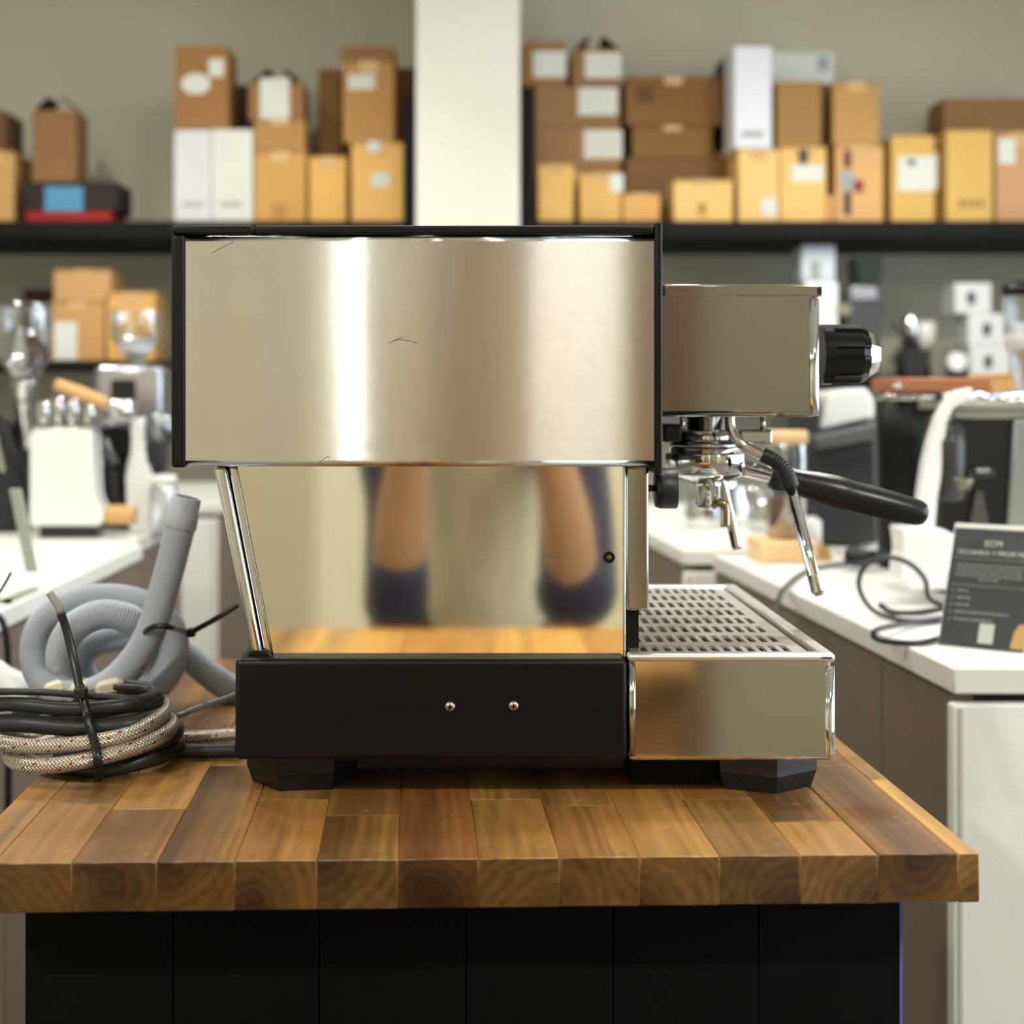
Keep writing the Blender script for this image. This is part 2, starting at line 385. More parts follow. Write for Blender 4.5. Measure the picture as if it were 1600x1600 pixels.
# ------------------------------------------------------------------ wall shelves
SD = 4.7; SZ = Z(345, SD); SB = Z(372, SD)
pl0, pl1 = X(650, PD), X(812, PD)
def shelf(label, x0, x1, z1, z0, uprights, y0=SD):
    t = thing('wall_shelf', label, 'shelf', ((x0 + x1) / 2, 5.0, z0))
    obj('board', B().box(x0, x1, y0, RY1 - .002, z0, z1, .004), SHELFM, t)
    for (ux, uz) in uprights:
        obj('upright', B().box(ux - .017, ux + .017, y0 + .01, y0 + .05, z1, uz, .003), SHELFM, t)
    return t
shelf('long black upper shelf to the left of the white pillar', -2.4, pl0 - .005, SZ, SB, [(pl0 - .025, Z(150, SD))])
shelf('long black upper shelf to the right of the white pillar', pl1 + .005, 2.6, SZ, SB, [(pl1 + .03, Z(135, SD))])
LZ1, LZ0 = Z(563, SD), Z(578, SD)
shelf('lower black shelf behind the glass hopper grinders', -2.4, pl0 - .005, LZ1, LZ0, [])
RZ1, RZ0 = Z(590, SD), Z(606, SD)
shelf('lower black shelf carrying the white boxes with dark symbols', pl1 + .005, 2.6, RZ1, RZ0, [])

TAPE = mat('packing_tape', S(196, 158, 104), .3, 0, .04)
def cbox(label, px0, px1, py0, d, th, col, base=None, labels=(), tape=True, group=None, name='cardboard_box', flaps=False, rz=0, cat='box'):
    x0, x1, z1 = X(px0, d), X(px1, d), Z(py0, d); z0 = SZ if base is None else base
    cx = (x0 + x1) / 2
    t = thing(name, label, cat, (cx, d + th / 2, z0), group)
    m = cardm(col); dk = mat('cardboard_seam', S(92, 66, 38), .8, 0, .05)
    obj('carton', B().box(x0, x1, d, d + th, z0 + .0005, z1, .003), m, t)
    if tape:
        w_ = min(.03, (x1 - x0) * .2)
        b = B(); b.box(cx - w_, cx + w_, d - .0008, d + .001, z1 - (z1 - z0) * .16, z1 + .0008); b.box(cx - w_, cx + w_, d - .0008, d + th, z1, z1 + .0008)
        obj('tape', b, TAPE, t)
        if z1 - z0 > .06: obj('seam', B().box(x0 + .002, x1 - .002, d - .0005, d + .001, z1 - .007, z1 - .0045), dk, t)
    for (a, t0, c, t1, mm) in labels:
        obj('label', B().box(X(a, d), X(c, d), d - .0016, d + .001, Z(t1, d), Z(t0, d)), mm, t)
    if flaps:
        b = B()
        for s_ in (-1, 1):
            e = x0 if s_ < 0 else x1
            b.prism([(e, z1 - .002), (e - s_ * .004, z1), (e - s_ * (x1 - x0) * .33, z1 + .045), (e - s_ * (x1 - x0) * .38, z1 + .043)], d + .01, d + th - .01)
        obj('flap', b, cardm(tuple(int(c * .45) for c in col)), t)
    if rz: t.rotation_euler.z = rz
    return z1
PK = PAPER
A1, A2 = 4.78, 5.02
# left of the pillar
z = cbox('tan box at the far left of the upper shelf, under a dark box', -30, 21, 236, A1, .22, (190, 148, 92))
cbox('dark brown box lying on the leftmost tan box', -40, 8, 172, A1, .2, (98, 68, 36), z, tape=False)
z = cbox('flat red box lying under the black box with a blue sticker', 40, 174, 330, A1, .2, (150, 30, 24), tape=False, name='red_box')
z = cbox('black box with a square blue sticker, lying on the red box', 36, 184, 284, A1, .2, (36, 26, 24), z, [(70, 292, 130, 330, mat('blue_sticker', S(70, 140, 175), .5))], tape=False, name='black_box')
cbox('brown box with open dark top flaps, standing on the black box', 50, 119, 172, A1 + .02, .15, (134, 96, 60), z, flaps=True, tape=False)
z = cbox('plain white box, left one of the white pair', 272, 330, 203, A1, .2, (206, 206, 208), tape=False, name='white_box', labels=[(286, 316, 316, 322, GREYINK)])
z2 = cbox('plain white box, right one of the white pair', 331, 395, 202, A1, .2, (213, 213, 205), tape=False, name='white_box', labels=[(345, 316, 378, 322, GREYINK)])
t = z; cbox('brown box with an oval white label, standing on the white pair', 274, 357, 72, A1, .18, (150, 106, 58), z, [(326, 92, 350, 120, PAPER)], tape=False)
ov = B().lathe([(0, 1), (.002, 1)], (X(306, A1), A1 - .0018, Z(131, A1)), (0, 1, 0), 24)
for v in ov.bm.verts:
    v.co.x = X(306, A1) + (v.co.x - X(306, A1)) * .047; v.co.z = Z(131, A1) + (v.co.z - Z(131, A1)) * .034
o = obj('label', ov, PAPER, COL.objects['cardboard_box.003'])
z = cbox('lowest tan box of the stack beside the white pair', 397, 478, 236, A1, .2, (196, 150, 84), labels=[(425, 318, 448, 342, mat('faint_print', S(176, 126, 64), .7))])
z = cbox('thin tan box in the middle of the stack beside the white pair', 397, 476, 187, A1, .2, (168, 128, 76), z)
cbox('open topped brown box with a hanging paper sheet on the stack', 388, 474, 128, A1 + .01, .18, (140, 102, 62), z, [(406, 122, 452, 186, PAPER)], flaps=True, tape=False)
cbox('short golden box with taped top between the two tall stacks', 483, 541, 244, A1, .16, (214, 168, 92))
z = cbox('golden box with two pale stickers beside the pillar', 549, 630, 222, A1, .2, (222, 176, 102), labels=[(574, 220, 594, 238, PAPER), (580, 270, 608, 292, PAPER)])
z = cbox('tall tan box with a white sticker, on the golden box by the pillar', 536, 616, 94, A1 + .01, .19, (176, 132, 78), z, [(544, 116, 586, 140, PAPER)])
cbox('thin brown box on top of the tall tan box by the pillar', 533, 616, 72, A1 + .01, .19, (138, 100, 64), z, tape=False)
z = cbox('brown box at the back, hidden low behind the short golden box', 498, 560, 240, A2, .18, (140, 100, 52), tape=False)
cbox('slim brown box at the back left of the tall tan stack', 497, 534, 108, A2, .18, (132, 96, 50), z, tape=False)
cbox('dark brown box at the back right of the tall tan stack', 618, 650, 106, A2, .18, (104, 72, 38), tape=False)
cbox('dark narrow block standing in for the shaded gap behind the box with the oval label', 362, 398, 132, A2, .18, (66, 48, 34), tape=False)  # dark block in place of the shade between the stacks
# right of the pillar
z = cbox('low tan box at the back left of the right shelf', 836, 968, 270, A2 - .06, .22, (150, 112, 74))
z = cbox('brown box with a white label, second from the top by the upright', 836, 970, 198, A2 - .06, .22, (146, 108, 70), z, [(912, 203, 972, 248, PAPER)], tape=False)
z = cbox('brown box with a white label, beneath the two small top boxes', 836, 968, 134, A2 - .06, .22, (142, 106, 66), z, [(903, 137, 965, 180, PAPER)], tape=False)
cbox('small top box with a white label, touching the pillar', 815, 884, 66, A2 - .06, .2, (146, 104, 58), z, [(833, 80, 884, 121, PAPER)], tape=False)
cbox('small top box with a white label and a dark lid flap', 894, 970, 76, A2 - .06, .2, (140, 102, 62), z, [(914, 82, 970, 122, PAPER)], tape=False, flaps=True)
cbox('golden upright carton next to the right shelf post', 841, 896, 256, A1, .14, (218, 174, 100), name='golden_carton')
cbox('golden carton with a white tag hanging at its corner', 906, 970, 270, A1, .14, (212, 168, 96), labels=[(953, 272, 974, 300, PAPER)], name='golden_carton')
cbox('small orange tan carton beside the tagged golden carton', 973, 1031, 302, A1, .14, (210, 158, 90), name='golden_carton')
z = cbox('wide brown box lowest of the three at the back', 978, 1118, 247, A2 - .02, .2, (122, 88, 54), tape=False)
z = cbox('brown box in the middle of the three wide boxes', 988, 1113, 196, A2 - .02, .2, (134, 98, 52), z)
cbox('widest brown box with faint marks, top of the three', 977, 1128, 120, A2 - .02, .2, (132, 94, 50), z, [(995, 134, 1022, 160, mat('faint_mark', S(104, 74, 42), .8))])
cbox('squat pale golden box standing alone in front of the wide boxes', 1053, 1145, 281, A1, .14, (222, 182, 112), labels=[(1090, 316, 1104, 336, mat('faint_print', S(176, 126, 64), .7))])
cbox('brown box half hidden behind the squat pale golden box', 1118, 1158, 236, A2, .18, (140, 96, 44), tape=False)
cbox('narrow dark block standing in for the shadow behind the tall white box', 1128, 1150, 90, A2 + .02, .16, (70, 56, 46), Z(236, A2), tape=False)  # shadow between the boxes, put in as a dark block
z = cbox('golden box with a small white sticker, under the tall white box', 1154, 1217, 232, A1, .2, (222, 184, 116), labels=[(1190, 310, 1213, 338, PAPER)])
cbox('tall narrow white box standing on a golden box', 1147, 1206, 72, A1, .18, (214, 216, 224), z, tape=False, name='white_box', labels=[(1160, 205, 1192, 214, GREYINK)])
z = cbox('golden box printed with a dark figure over a white strip', 1219, 1291, 229, A1, .2, (220, 178, 108), labels=[(1237, 258, 1287, 284, PAPER), (1248, 233, 1262, 256, DARKINK)])
z = cbox('brown upright box standing on the golden box with the dark figure', 1214, 1284, 127, A1, .19, (150, 114, 64), z, tape=False)
cbox('pale grey box lying flat behind and above the brown upright box', 1206, 1303, 82, A2 + .02, .18, (206, 210, 206), Z(130, A2), labels=[(1278, 88, 1294, 110, GREYINK)], tape=False, name='grey_box')
cbox('dark box supporting the pale grey box at the back', 1226, 1300, 132, A2 + .02, .18, (88, 64, 36), tape=False)
z = cbox('tan box printed with a red and grey picture', 1306, 1380, 226, A1, .2, (206, 160, 104), labels=[(1318, 234, 1330, 262, mat('maroon_ink', S(90, 40, 46), .6)), (1312, 268, 1336, 298, GREYINK), (1334, 282, 1349, 300, mat('red_ink', S(132, 36, 44), .6)), (1318, 300, 1330, 336, DARKINK)])
cbox('tan box standing on the box with the red and grey picture', 1302, 1374, 127, A1, .19, (176, 136, 80), z)
cbox('very small tan carton squeezed beside the pictured box', 1292, 1304, 306, A1 - .01, .1, (196, 150, 90), tape=False)
cbox('yellow box with a large white label', 1393, 1460, 212, A1, .18, (204, 166, 92), labels=[(1403, 244, 1462, 298, PAPER), (1418, 250, 1430, 258, DARKINK)], name='yellow_box', tape=False)
cbox('brown box showing a white label edge between the yellow boxes', 1452, 1466, 236, A1 + .06, .12, (150, 112, 56), labels=[(1455, 238, 1466, 292, PAPER)], tape=False)
b = [(1497 + i * 11, 312, 1504 + i * 11, 324, mat('olive_ink', S(140, 112, 58), .7)) for i in range(4)]
cbox('plain yellow box with a printed line near its foot', 1479, 1551, 204, A1 - .01, .18, (206, 168, 92), labels=b, name='yellow_box', tape=False)
cbox('pinkish tan box with a white sticker at the right end', 1556, 1625, 206, A1, .2, (188, 146, 104), labels=[(1560, 217, 1586, 256, PAPER)])
z = cbox('brown box at the back supporting the long slanting box', 1490, 1640, 236, A2 + .01, .17, (110, 80, 46), tape=False)
cbox('long brown box lying behind the yellow boxes', 1474, 1650, 154, A2 + .01, .17, (136, 102, 60), z, tape=False)
# lower left shelf
z = cbox('tan box with a white label on the lower shelf', 78, 162, 470, A1, .2, (186, 142, 88), LZ1, [(85, 503, 120, 562, PAPER)])
cbox('tan box stacked on the labelled box of the lower shelf', 84, 172, 421, A1, .2, (190, 148, 98), z)
cbox('golden box behind the small glass hopper on the lower shelf', 166, 242, 456, A1, .2, (204, 158, 92), LZ1)
cbox('dark red box at the back of the lower shelf', 36, 80, 452, A2, .16, (70, 30, 26), LZ1, tape=False, name='red_box')
# lower right shelf: white boxes with a dark symbol
def symbox(label, x0, x1, y0, base, y1):
    z1 = cbox(label, x0, x1, y0, A1, .13, (208, 210, 208), base, tape=False, name='white_box', group='white boxes with a dark symbol')
    t = [o for o in COL.objects if o.name.startswith('white_box')][-1]
    cx = (x0 + x1) / 2 - 3; cy = (y0 + y1) / 2
    pts = [(-5, -10), (5, -10), (7, -3), (5, 10), (-5, 10), (-7, -3)]
    obj('symbol', B().prism([(X(cx + a, A1), Z(cy + c, A1)) for a, c in pts], A1 - .0015, A1 + .001), mat('blue_black_ink', S(56, 58, 74), .6), t)
    return z1
z = symbox('white box with dark symbol, lowest of the stack of three', 1516, 1578, 541, RZ1, 590)
z = symbox('white box with dark symbol, middle of the stack of three', 1513, 1577, 490, z, 540)
symbox('white box with dark symbol, top of the stack of three', 1492, 1549, 442, z, 490)
# other things on the lower right shelf
t = thing('white_canister', 'tall white box shaped canister beside the dark green topped grinder', 'canister', (X(1280, A1), A1 + .08, RZ1))
obj('body', B().box(X(1257, A1), X(1310, A1), A1, A1 + .14, RZ1, Z(440, A1), .008), WHITEP, t)
obj('upper_part', B().box(X(1252, A1), X(1306, A1), A1, A1 + .13, Z(440, A1), Z(382, A1), .008), mat('pale_blue_plastic', S(196, 206, 214), .4), t)
obj('dark_badge', B().box(X(1266, A1), X(1282, A1), A1 - .002, A1 + .002, Z(436, A1), Z(408, A1)), GREYINK, t)
t = thing('coffee_grinder', 'grey coffee grinder with a dark green square hopper', 'grinder', (X(1348, A1), A1 + .08, RZ1))
obj('hopper', B().prism([(X(1340, A1), Z(447, A1)), (X(1376, A1), Z(447, A1)), (X(1380, A1), Z(402, A1)), (X(1336, A1), Z(402, A1))], A1, A1 + .11, bevel=.006), mat('dark_green_plastic', S(24, 40, 34), .3), t)
obj('body', B().box(X(1322, A1), X(1376, A1), A1, A1 + .13, RZ1, Z(470, A1), .01), mat('dark_grey_plastic', S(64, 64, 66), .4), t)
obj('collar', B().box(X(1328, A1), X(1370, A1), A1 - .01, A1 + .12, Z(470, A1), Z(447, A1), .006), mat('lilac_grey_metal', S(160, 158, 168), .35, .6), t)
obj('dial', B().lathe([(0, .022), (.02, .02)], (X(1318, A1), A1 - .002, Z(484, A1)), (0, -1, 0)), CHROME, t)
t = thing('milk_pitcher', 'cream milk pitcher behind the black knob', 'pitcher', (X(1372, A1), A1 + .19, RZ1))
obj('body', B().lathe([(0, .04), (.06, .045), (Z(500, A1) - RZ1, .047), (Z(500, A1) - RZ1 + .001, .042)], (X(1372, A1), A1 + .19, RZ1)), mat('cream_enamel', S(216, 212, 196), .3), t)
obj('handle', B().tube(spline([P(1392, 506, A1 + .19), P(1408, 520, A1 + .19), P(1408, 550, A1 + .19), P(1392, 565, A1 + .19)], .01), .006), mat('dark_enamel', S(50, 46, 44), .3), t)
t = thing('knock_box', 'low black knock box on the lower right shelf', 'knock box', (X(1430, A1), A1 + .05, RZ1))
zk = Z(548, A1)
obj('bin', B().box(X(1412, A1), X(1449, A1), A1, A1 + .1, RZ1, zk, .006), BLACKP, t)
obj('bar', B().cyl((X(1414, A1), A1 + .05, zk + .004), (X(1447, A1), A1 + .05, zk + .004), .006), mat('brown_rubber', S(70, 44, 36), .5), t)
t = thing('steel_tumbler', 'shining steel tumbler standing on the black knock box', 'cup', (X(1430, A1), A1 + .05, zk + .012))
obj('cup', B().lathe([(0, .026), (Z(500, A1) - zk, .028), (Z(500, A1) - zk + .002, .026)], (X(1430, A1), A1 + .05, zk + .011)), CHROME, t)
t = thing('coffee_cup', 'white ceramic cup on a small steel foot by the white boxes', 'cup', (X(1466, A1), A1 + .16, RZ1))
obj('bowl', B().lathe([(0, .015), (.012, .03), (.03, .042), (.095, .044), (.096, .04)], (X(1466, A1), A1 + .16, Z(546, A1))), mat('white_ceramic', S(228, 226, 218), .2), t)
obj('foot', B().cyl((X(1466, A1), A1 + .16, RZ1), (X(1466, A1), A1 + .16, Z(546, A1) + .004), .026), SATIN, t)
t = thing('round_tin', 'small round white tin beside the stack of white boxes', 'tin', (X(1498, A1), A1 + .05, RZ1))
obj('tin', B().lathe([(0, .028), (.002, .03), (.03, .03), (.032, .028)], (X(1498, A1), A1 + .01, RZ1 + .052), (0, 1, 0)), WHITEP, t)
obj('foot', B().box(X(1486, A1), X(1510, A1), A1, A1 + .05, RZ1, RZ1 + .024, .003), BLACKP, t)

# ------------------------------------------------------------------ counters: cabinets and worktops
WT, WB = .9065, .881
def panel_lines(bm_list): pass
def counter(label_c, label_w, front, poly, side_edge, kick=.0, end_gap=.0):
    """poly: worktop outline (x,y); front: (x0,x1,y) white end panel; side_edge: list of two (x,y) for the taupe side"""
    t = thing('counter_cabinet', label_c, 'cabinet', (poly[0][0], poly[0][1], 0))
    (ax, ay), (bx_, by) = side_edge
    out = 1 if poly[2][0] > poly[0][0] else -1
    n = 5
    for i in range(n):
        f0, f1 = i / n, (i + 1) / n
        p0 = (ax + (bx_ - ax) * f0, ay + (by - ay) * f0); p1 = (ax + (bx_ - ax) * f1, ay + (by - ay) * f1)
        g = .0015
        obj('side_panel', B().prism([(p0[0], p0[1] + g), (p1[0], p1[1] - g), (p1[0] + out * .02, p1[1] - g), (p0[0] + out * .02, p0[1] + g)], .03, WB - .004, 'z'), BROWNSIDE, t)
    obj('carcass', B().prism([(ax + out * .022, ay + .01), (bx_ + out * .022, by - .01), (bx_ + out * .6, by - .01), (ax + out * .6, ay + .01)], 0, WB, 'z'), mat('dark_carcass', S(44, 40, 36), .6), t)
    fx0, fx1, fy, fz = front
    obj('end_panel', B().box(fx0, fx1, fy - .018, fy, .02, fz, .003), WHITE, t)
    obj('edge_strip', B().box(fx0 + (.006 if out > 0 else (fx1 - fx0) - .010), fx0 + (.010 if out > 0 else (fx1 - fx0) - .006), fy - .0195, fy - .017, .02, fz - .004), mat('seam_grey', S(196, 196, 184), .5), t)
    wo = tag(obj('worktop', B().prism(poly, WB, WT, 'z', .002), WHITE), label_w, 'worktop')
    return t
NR0 = (.4735, 1.45)
counter('near right taupe cabinet with a white end panel, beside the butcher block', 'white worktop under the dark sign stand',
        (X(1479, 1.463), 1.05, 1.463, Z(1101, 1.445)), [NR0, (.414, 2.50), (1.1, 2.5), (1.1, 1.45)], [(NR0[0] + .004, 1.464), (.418, 2.5)])
counter('middle right cabinet with a white end, behind the drip tray', 'white worktop behind the portafilter',
        (X(1066, 2.58), 1.05, 2.58, WB - .012), [(.372, 2.565), (.31, 3.7), (1.3, 3.7), (1.3, 2.565)], [(.376, 2.582), (.314, 3.7)])
counter('near left taupe cabinet behind the coiled cables', 'near left white worktop behind the upright cable tie',
        (-1.2, -.585, 1.335, WB - .012), [(-.570, 1.32), (-.576, 2.66), (-1.2, 2.66), (-1.2, 1.32)], [(-.574, 1.336), (-.580, 2.66)])
counter('middle left cabinet with a white end, behind the hose coil', 'white worktop carrying the white espresso machine',
        (-1.4, -.612, 2.715, WB - .012), [(-.606, 2.70), (-.606, 3.2), (-1.4, 3.2), (-1.4, 2.70)], [(-.610, 2.716), (-.610, 3.2)])
counter('far left cabinet with a white end, behind the top of the hose', 'farthest left white worktop beyond the aisle gap',
        (-1.5, X(341, 3.7), 3.7, WB - .012), [(-.605, 3.685), (-.605, 4.6), (-1.5, 4.6), (-1.5, 3.685)], [(-.609, 3.7), (-.609, 4.6)])

# ------------------------------------------------------------------ butcher block table
TR = 1.9 * PI / 180                        # left end a little nearer
TC = Vector((-.008, 1.21, .9))
table = thing('butcher_block_table', 'butcher block stand with black plank base under the espresso machine', 'table', (TC.x, TC.y, 0), rz=TR)
Y0, Y1 = -.337, .335
def loc_x(px, ly):                         # table-local x of what shows at px on the local line y = ly
    xx = 0
    for _ in range(4): xx = (X(px, TC.y + xx * math.sin(TR) + ly * math.cos(TR)) - TC.x + ly * math.sin(TR)) / math.cos(TR)
    return xx
x_edges = [loc_x(p, Y0) for p in (-78, -12, 112, 245, 367, 495, 622, 748, 875, 1000, 1125, 1250, 1372, 1497, 1531)]
WC = {'a': S(170, 124, 64), 'b': S(138, 94, 50), 'c': S(110, 70, 40), 'd': S(194, 150, 82), 'e': S(118, 66, 38), 'f': S(154, 110, 58), 'g': S(108, 80, 46)}
WC = {k: tuple(c * .66 + m_ * .34 for c, m_ in zip(v, S(158, 114, 58))) for k, v in WC.items()}
tones = [('f', 'b', 'a'), ('b', 'f', 'b'), ('f', 'a', 'b'), ('b', 'f', 'g'), ('b', 'f', 'd'), ('f', 'c', 'a'), ('e', 'b', 'f'), ('f', 'a', 'c'),
         ('b', 'f', 'e'), ('f', 'b', 'a'), ('g', 'b', 'f'), ('f', 'b', 'c'), ('b', 'f', 'g'), ('d', 'a', 'b')]
for i in range(14):
    cuts = [Y0] + sorted(Y0 + (Y1 - Y0) * q for q in ([.08 + .2 * random.random(), .5 + .2 * random.random()] if i % 3 else [.3 + .3 * random.random(), .8])) + [Y1]
    for k in range(3):
        xa, xb = x_edges[i], x_edges[i + 1]; ya, yb = cuts[k], cuts[k + 1]
        hx, hy = (xb - xa) / 2, (yb - ya) / 2
        bb = B().box(-hx + .00005, hx - .00005, -hy + .00005, hy - .00005, -.0145, .0145, .0008, 1)
        o = obj('stave', bb, WOOD, table, local=True)
        o.location = ((xa + xb) / 2, (ya + yb) / 2, .9 - .0145 - (.00012 if (i + k) % 2 else 0)); c = WC[tones[i][k]]; v = .67 + .2 * random.random()
        o.color = (c[0] * v, c[1] * v, c[2] * v, 1)
# plank base
PLANK = mat('black_plank_paint', S(9, 9, 8), .55, 0, .2, 30, .06, 300, spec=.12)
cy0 = -.28
xs = [loc_x(p, cy0) for p in (38, 270, 498, 728, 958, 1185, 1407)]
for i in range(6):
    o = obj('plank', B().box(xs[i] + .0005, xs[i + 1] - .0005, cy0, cy0 + .014, .02, .8705, .0004, 1), PLANK, table, local=True)
o = obj('base_box', B().box(xs[0] + .002, xs[-1] - .002, cy0 + .013, .27, 0, .8705), PLANK, table, local=True)
o = obj('edge_tape', B().box(xs[-1] - .0006, xs[-1] + .0014, cy0 - .0004, cy0 + .014, .02, .866), BLUETAPE, table, local=True); o['label'] = 'blue film peeling along the black base edge'

# ------------------------------------------------------------------ the espresso machine
M = thing('espresso_machine', 'steel home espresso machine seen from its side, standing on the butcher block', 'espresso machine', (X(650), 1.18, .9))
YN, YF = 1.0, 1.357
# upper housing
horiz = lambda e: abs((e.verts[0].co - e.verts[1].co).x) > .05
obj('side_housing', B().box(X(290), X(1022), YN, YF, Z(729.5), Z(367), .0042, 4, horiz), BRUSHED, M)
obj('rear_plate', B().box(X(267.5), X(289.6), YN - .001, YF + .001, Z(730.5), Z(366.5), .0022, 3), BLACK, M)
for (a, c) in ((267.5, 395), (397.5, 1022)):
    obj('top_cover', B().box(X(a), X(c), YN - .0005, YF, Z(366.2), Z(352), .0018, 3), BLACK, M)
fp = obj('front_plate', B().box(X(1022.3), X(1035), YN - .001, YF + .001, Z(741), Z(347), .0016, 3), BLACK, M)
for yy in (1.03, 1.33):
    for py in (392, 692):
        obj('bolt', B().ball((X(1035), yy, Z(py, yy)), .004, 12, (.6, 1, 1)), CHROME, fp)
# surface scratches in the brushed side
sc = B()
for line in ([(608, 536), (622, 531), (640, 533), (652, 536)], [(612, 534), (630, 526)], [(498, 723), (512, 713), (516, 714)], [(330, 396), (352, 384), (366, 378)]):
    sc.tube(spline([(X(a), YN - .00002, Z(c)) for a, c in line], .003), .00022, 5)
obj('scratch', sc, mat('scratch_dark', S(70, 64, 54), .5, .6), fp.parent)
# polished lower body, leaning rear edge
YB0, YB1 = 1.010, 1.347
db = 1.01
body = obj('lower_body', B().prism([(X(371, db), Z(729, db)), (X(973.5, db), Z(729, db)), (X(973.5, db), Z(1025.5, db)), (X(428, db), Z(1025.5, db))], YB0, YB1), POLISHED, M)
hole = Vector((X(951.5, db), YB0, Z(871, db)))
obj('screw_recess', B().lathe([(-.0006, .0040), (-.0007, .0034), (-.0003, .0033)], hole, (0, 1, 0), 24), BLACKG, body)
obj('recess_screw', B().lathe([(-.0012, .0012), (-.0009, .0019)], hole, (0, 1, 0), 12), mat('brass_screw', S(150, 120, 70), .3, 1), body)
obj('front_edge', B().box(X(973.6, db), X(977.6, db), YB0 - .002, YB1, Z(1027, db), Z(729, db), .0012, 3), CHROME, body)
obj('rear_rail', B().prism([(X(334, db), Z(729, db)), (X(354, db), Z(729, db)), (X(411, db), Z(1021, db)), (X(394, db), Z(1021, db))], YB0 - .003, YB1, bevel=.0028, seg=3), CHROME, M)
obj('rear_rail', B().prism([(X(355, db), Z(729, db)), (X(370, db), Z(729, db)), (X(427, db), Z(1025, db)), (X(412, db), Z(1025, db))], YB0 + .002, YB1, bevel=.002, seg=3), CHROME, M)
obj('rail_foot', B().prism([(X(384, db), Z(1028, db)), (X(391, db), Z(1015, db)), (X(416, db), Z(1015, db)), (X(432, db), Z(1028, db))], YB0 - .002, YB1, bevel=.001), BLACKG, M)
obj('front_panel', B().box(X(978, 1.02), X(1014, 1.02), 1.02, 1.338, Z(955, 1.02), Z(729, 1.02), .0022, 4), SATIN, M)
obj('panel_gap_fill', B().box(X(978, 1.03), X(998, 1.03), 1.03, 1.33, Z(1028, 1.03), Z(953, 1.03)), BLACK, M)  # black block filling the gap below the panel, darkness put into its colour
# base and feet
base = obj('base', B().box(X(368), X(979.5), YN - .004, YF + .003, Z(1186), Z(1028.5), .0036, 4), BLACK, M)
for px, py in ((703, 1102), (802, 1101)):
    c = Vector((X(px), YN - .004, Z(py)))
    s_ = obj('screw', B().lathe([(0, .0037), (.0008, .0036), (.0018, .0026), (.0022, .0012), (.00225, .0001)], c, (0, -1, 0), 24), mat('dull_screw_steel', S(170, 165, 155), .3, 1), base)
    b = B(); b.box(c.x - .0016, c.x + .0016, c.y - .0026, c.y - .0015, c.z - .0004, c.z + .0004); b.box(c.x - .0004, c.x + .0004, c.y - .0026, c.y - .0015, c.z - .0016, c.z + .0016)
    o = obj('cross_slot', b, BLACKG, s_); o.location = -Vector(M.location)
    o.location = s_.matrix_parent_inverse @ Vector((0, 0, 0))
obj('under_fill', B().box(X(540, 1.06), X(1180, 1.06), 1.06, 1.31, .906, Z(1186) + .001), BLACKG, M)  # plain black block filling the space between the feet
obj('tray_gap_fill', B().box(X(985, 1.04), X(1115, 1.04), 1.035, 1.31, .9025, Z(1186) + .001), PLANK, M)  # black block filling the dark gap under the tray, darkness put into its colour
def foot(cx, cy, up):
    h = Z(1186) + .001 - .9
    b = B().lathe([(0, .0355), (.012, .0395), (h, .0395)], (cx, cy, .9), (0, 0, 1), 6, False, up=up)
    return obj('foot', b, FOOT, M)
foot(X(474, 1.055), 1.055, (-.4, -1, 0)); foot(X(1192, 1.04), 1.05, (1, -.45, 0)); foot(X(474, 1.055), 1.30, (-.4, -1, 0)); foot(X(1192, 1.04), 1.30, (1, -.45, 0))
# drip tray
TY0, TY1 = .998, 1.362
vert_front = lambda e: abs((e.verts[0].co - e.verts[1].co).z) > .03 or abs((e.verts[0].co - e.verts[1].co).x) > .05
zt = Z(1033)
xa, xb = X(984.5), X(1297.5); zb = Z(1188)
tb = B()
tb.box(xa, xb, TY0, TY0 + .003, zb, zt, .0028, 3, lambda e: max(v.co.z for v in e.verts) < zb + .001 and e.verts[0].co.y < TY0 + .001 or abs(e.verts[0].co.z - e.verts[1].co.z) > .03 and e.verts[0].co.y < TY0 + .001)
tb.box(xa, xb, TY1 - .003, TY1, zb, zt); tb.box(xb - .004, xb - .0004, TY0 + .002, TY1, zb + .001, zt); tb.box(xa, xa + .003, TY0 + .002, TY1, zb + .001, zt); tb.box(xa + .002, xb - .002, TY0 + .002, TY1, zb + .001, zb + .004)
tray = obj('drip_tray', tb, TRAYM, M)
obj('tray_lining', B().box(xa + .004, xb - .005, TY0 + .004, TY1 - .004, zb + .0045, zt - .018), mat('dark_brown_steel', S(96, 84, 70), .5, .6), tray)  # lining coloured darker and browner than the tray steel
obj('front_corner', B().lathe([(0, .0040), (.001, .0044), (zt - zb - .006, .0044)], (xb - .0012, TY0 + .0035, zb + .003), (0, 0, 1), 20), CHROME, tray)
obj('rear_corner', B().lathe([(0, .003), (zt - zb - .004, .003)], (xa + .0012, TY0 + .0020, zb + .003), (0, 0, 1), 16), SATIN, tray)
rz1 = Z(1019.5); rz0 = Z(1034)
rim = B()
xl, xr = X(980), X(1303)
rim.box(xl, xr, TY0 - .003, TY0 + .009, rz0 + .0005, rz1, .0024, 3); rim.box(xl + .02, xr, TY1 - .009, TY1 + .003, rz0 + .0005, rz1, .0024, 3)
rim.box(xr - .012, xr, TY0 - .003, TY1 + .003, rz0, rz1 + .0003, .0026, 3)
obj('tray_rim', rim, GRATE, tray)
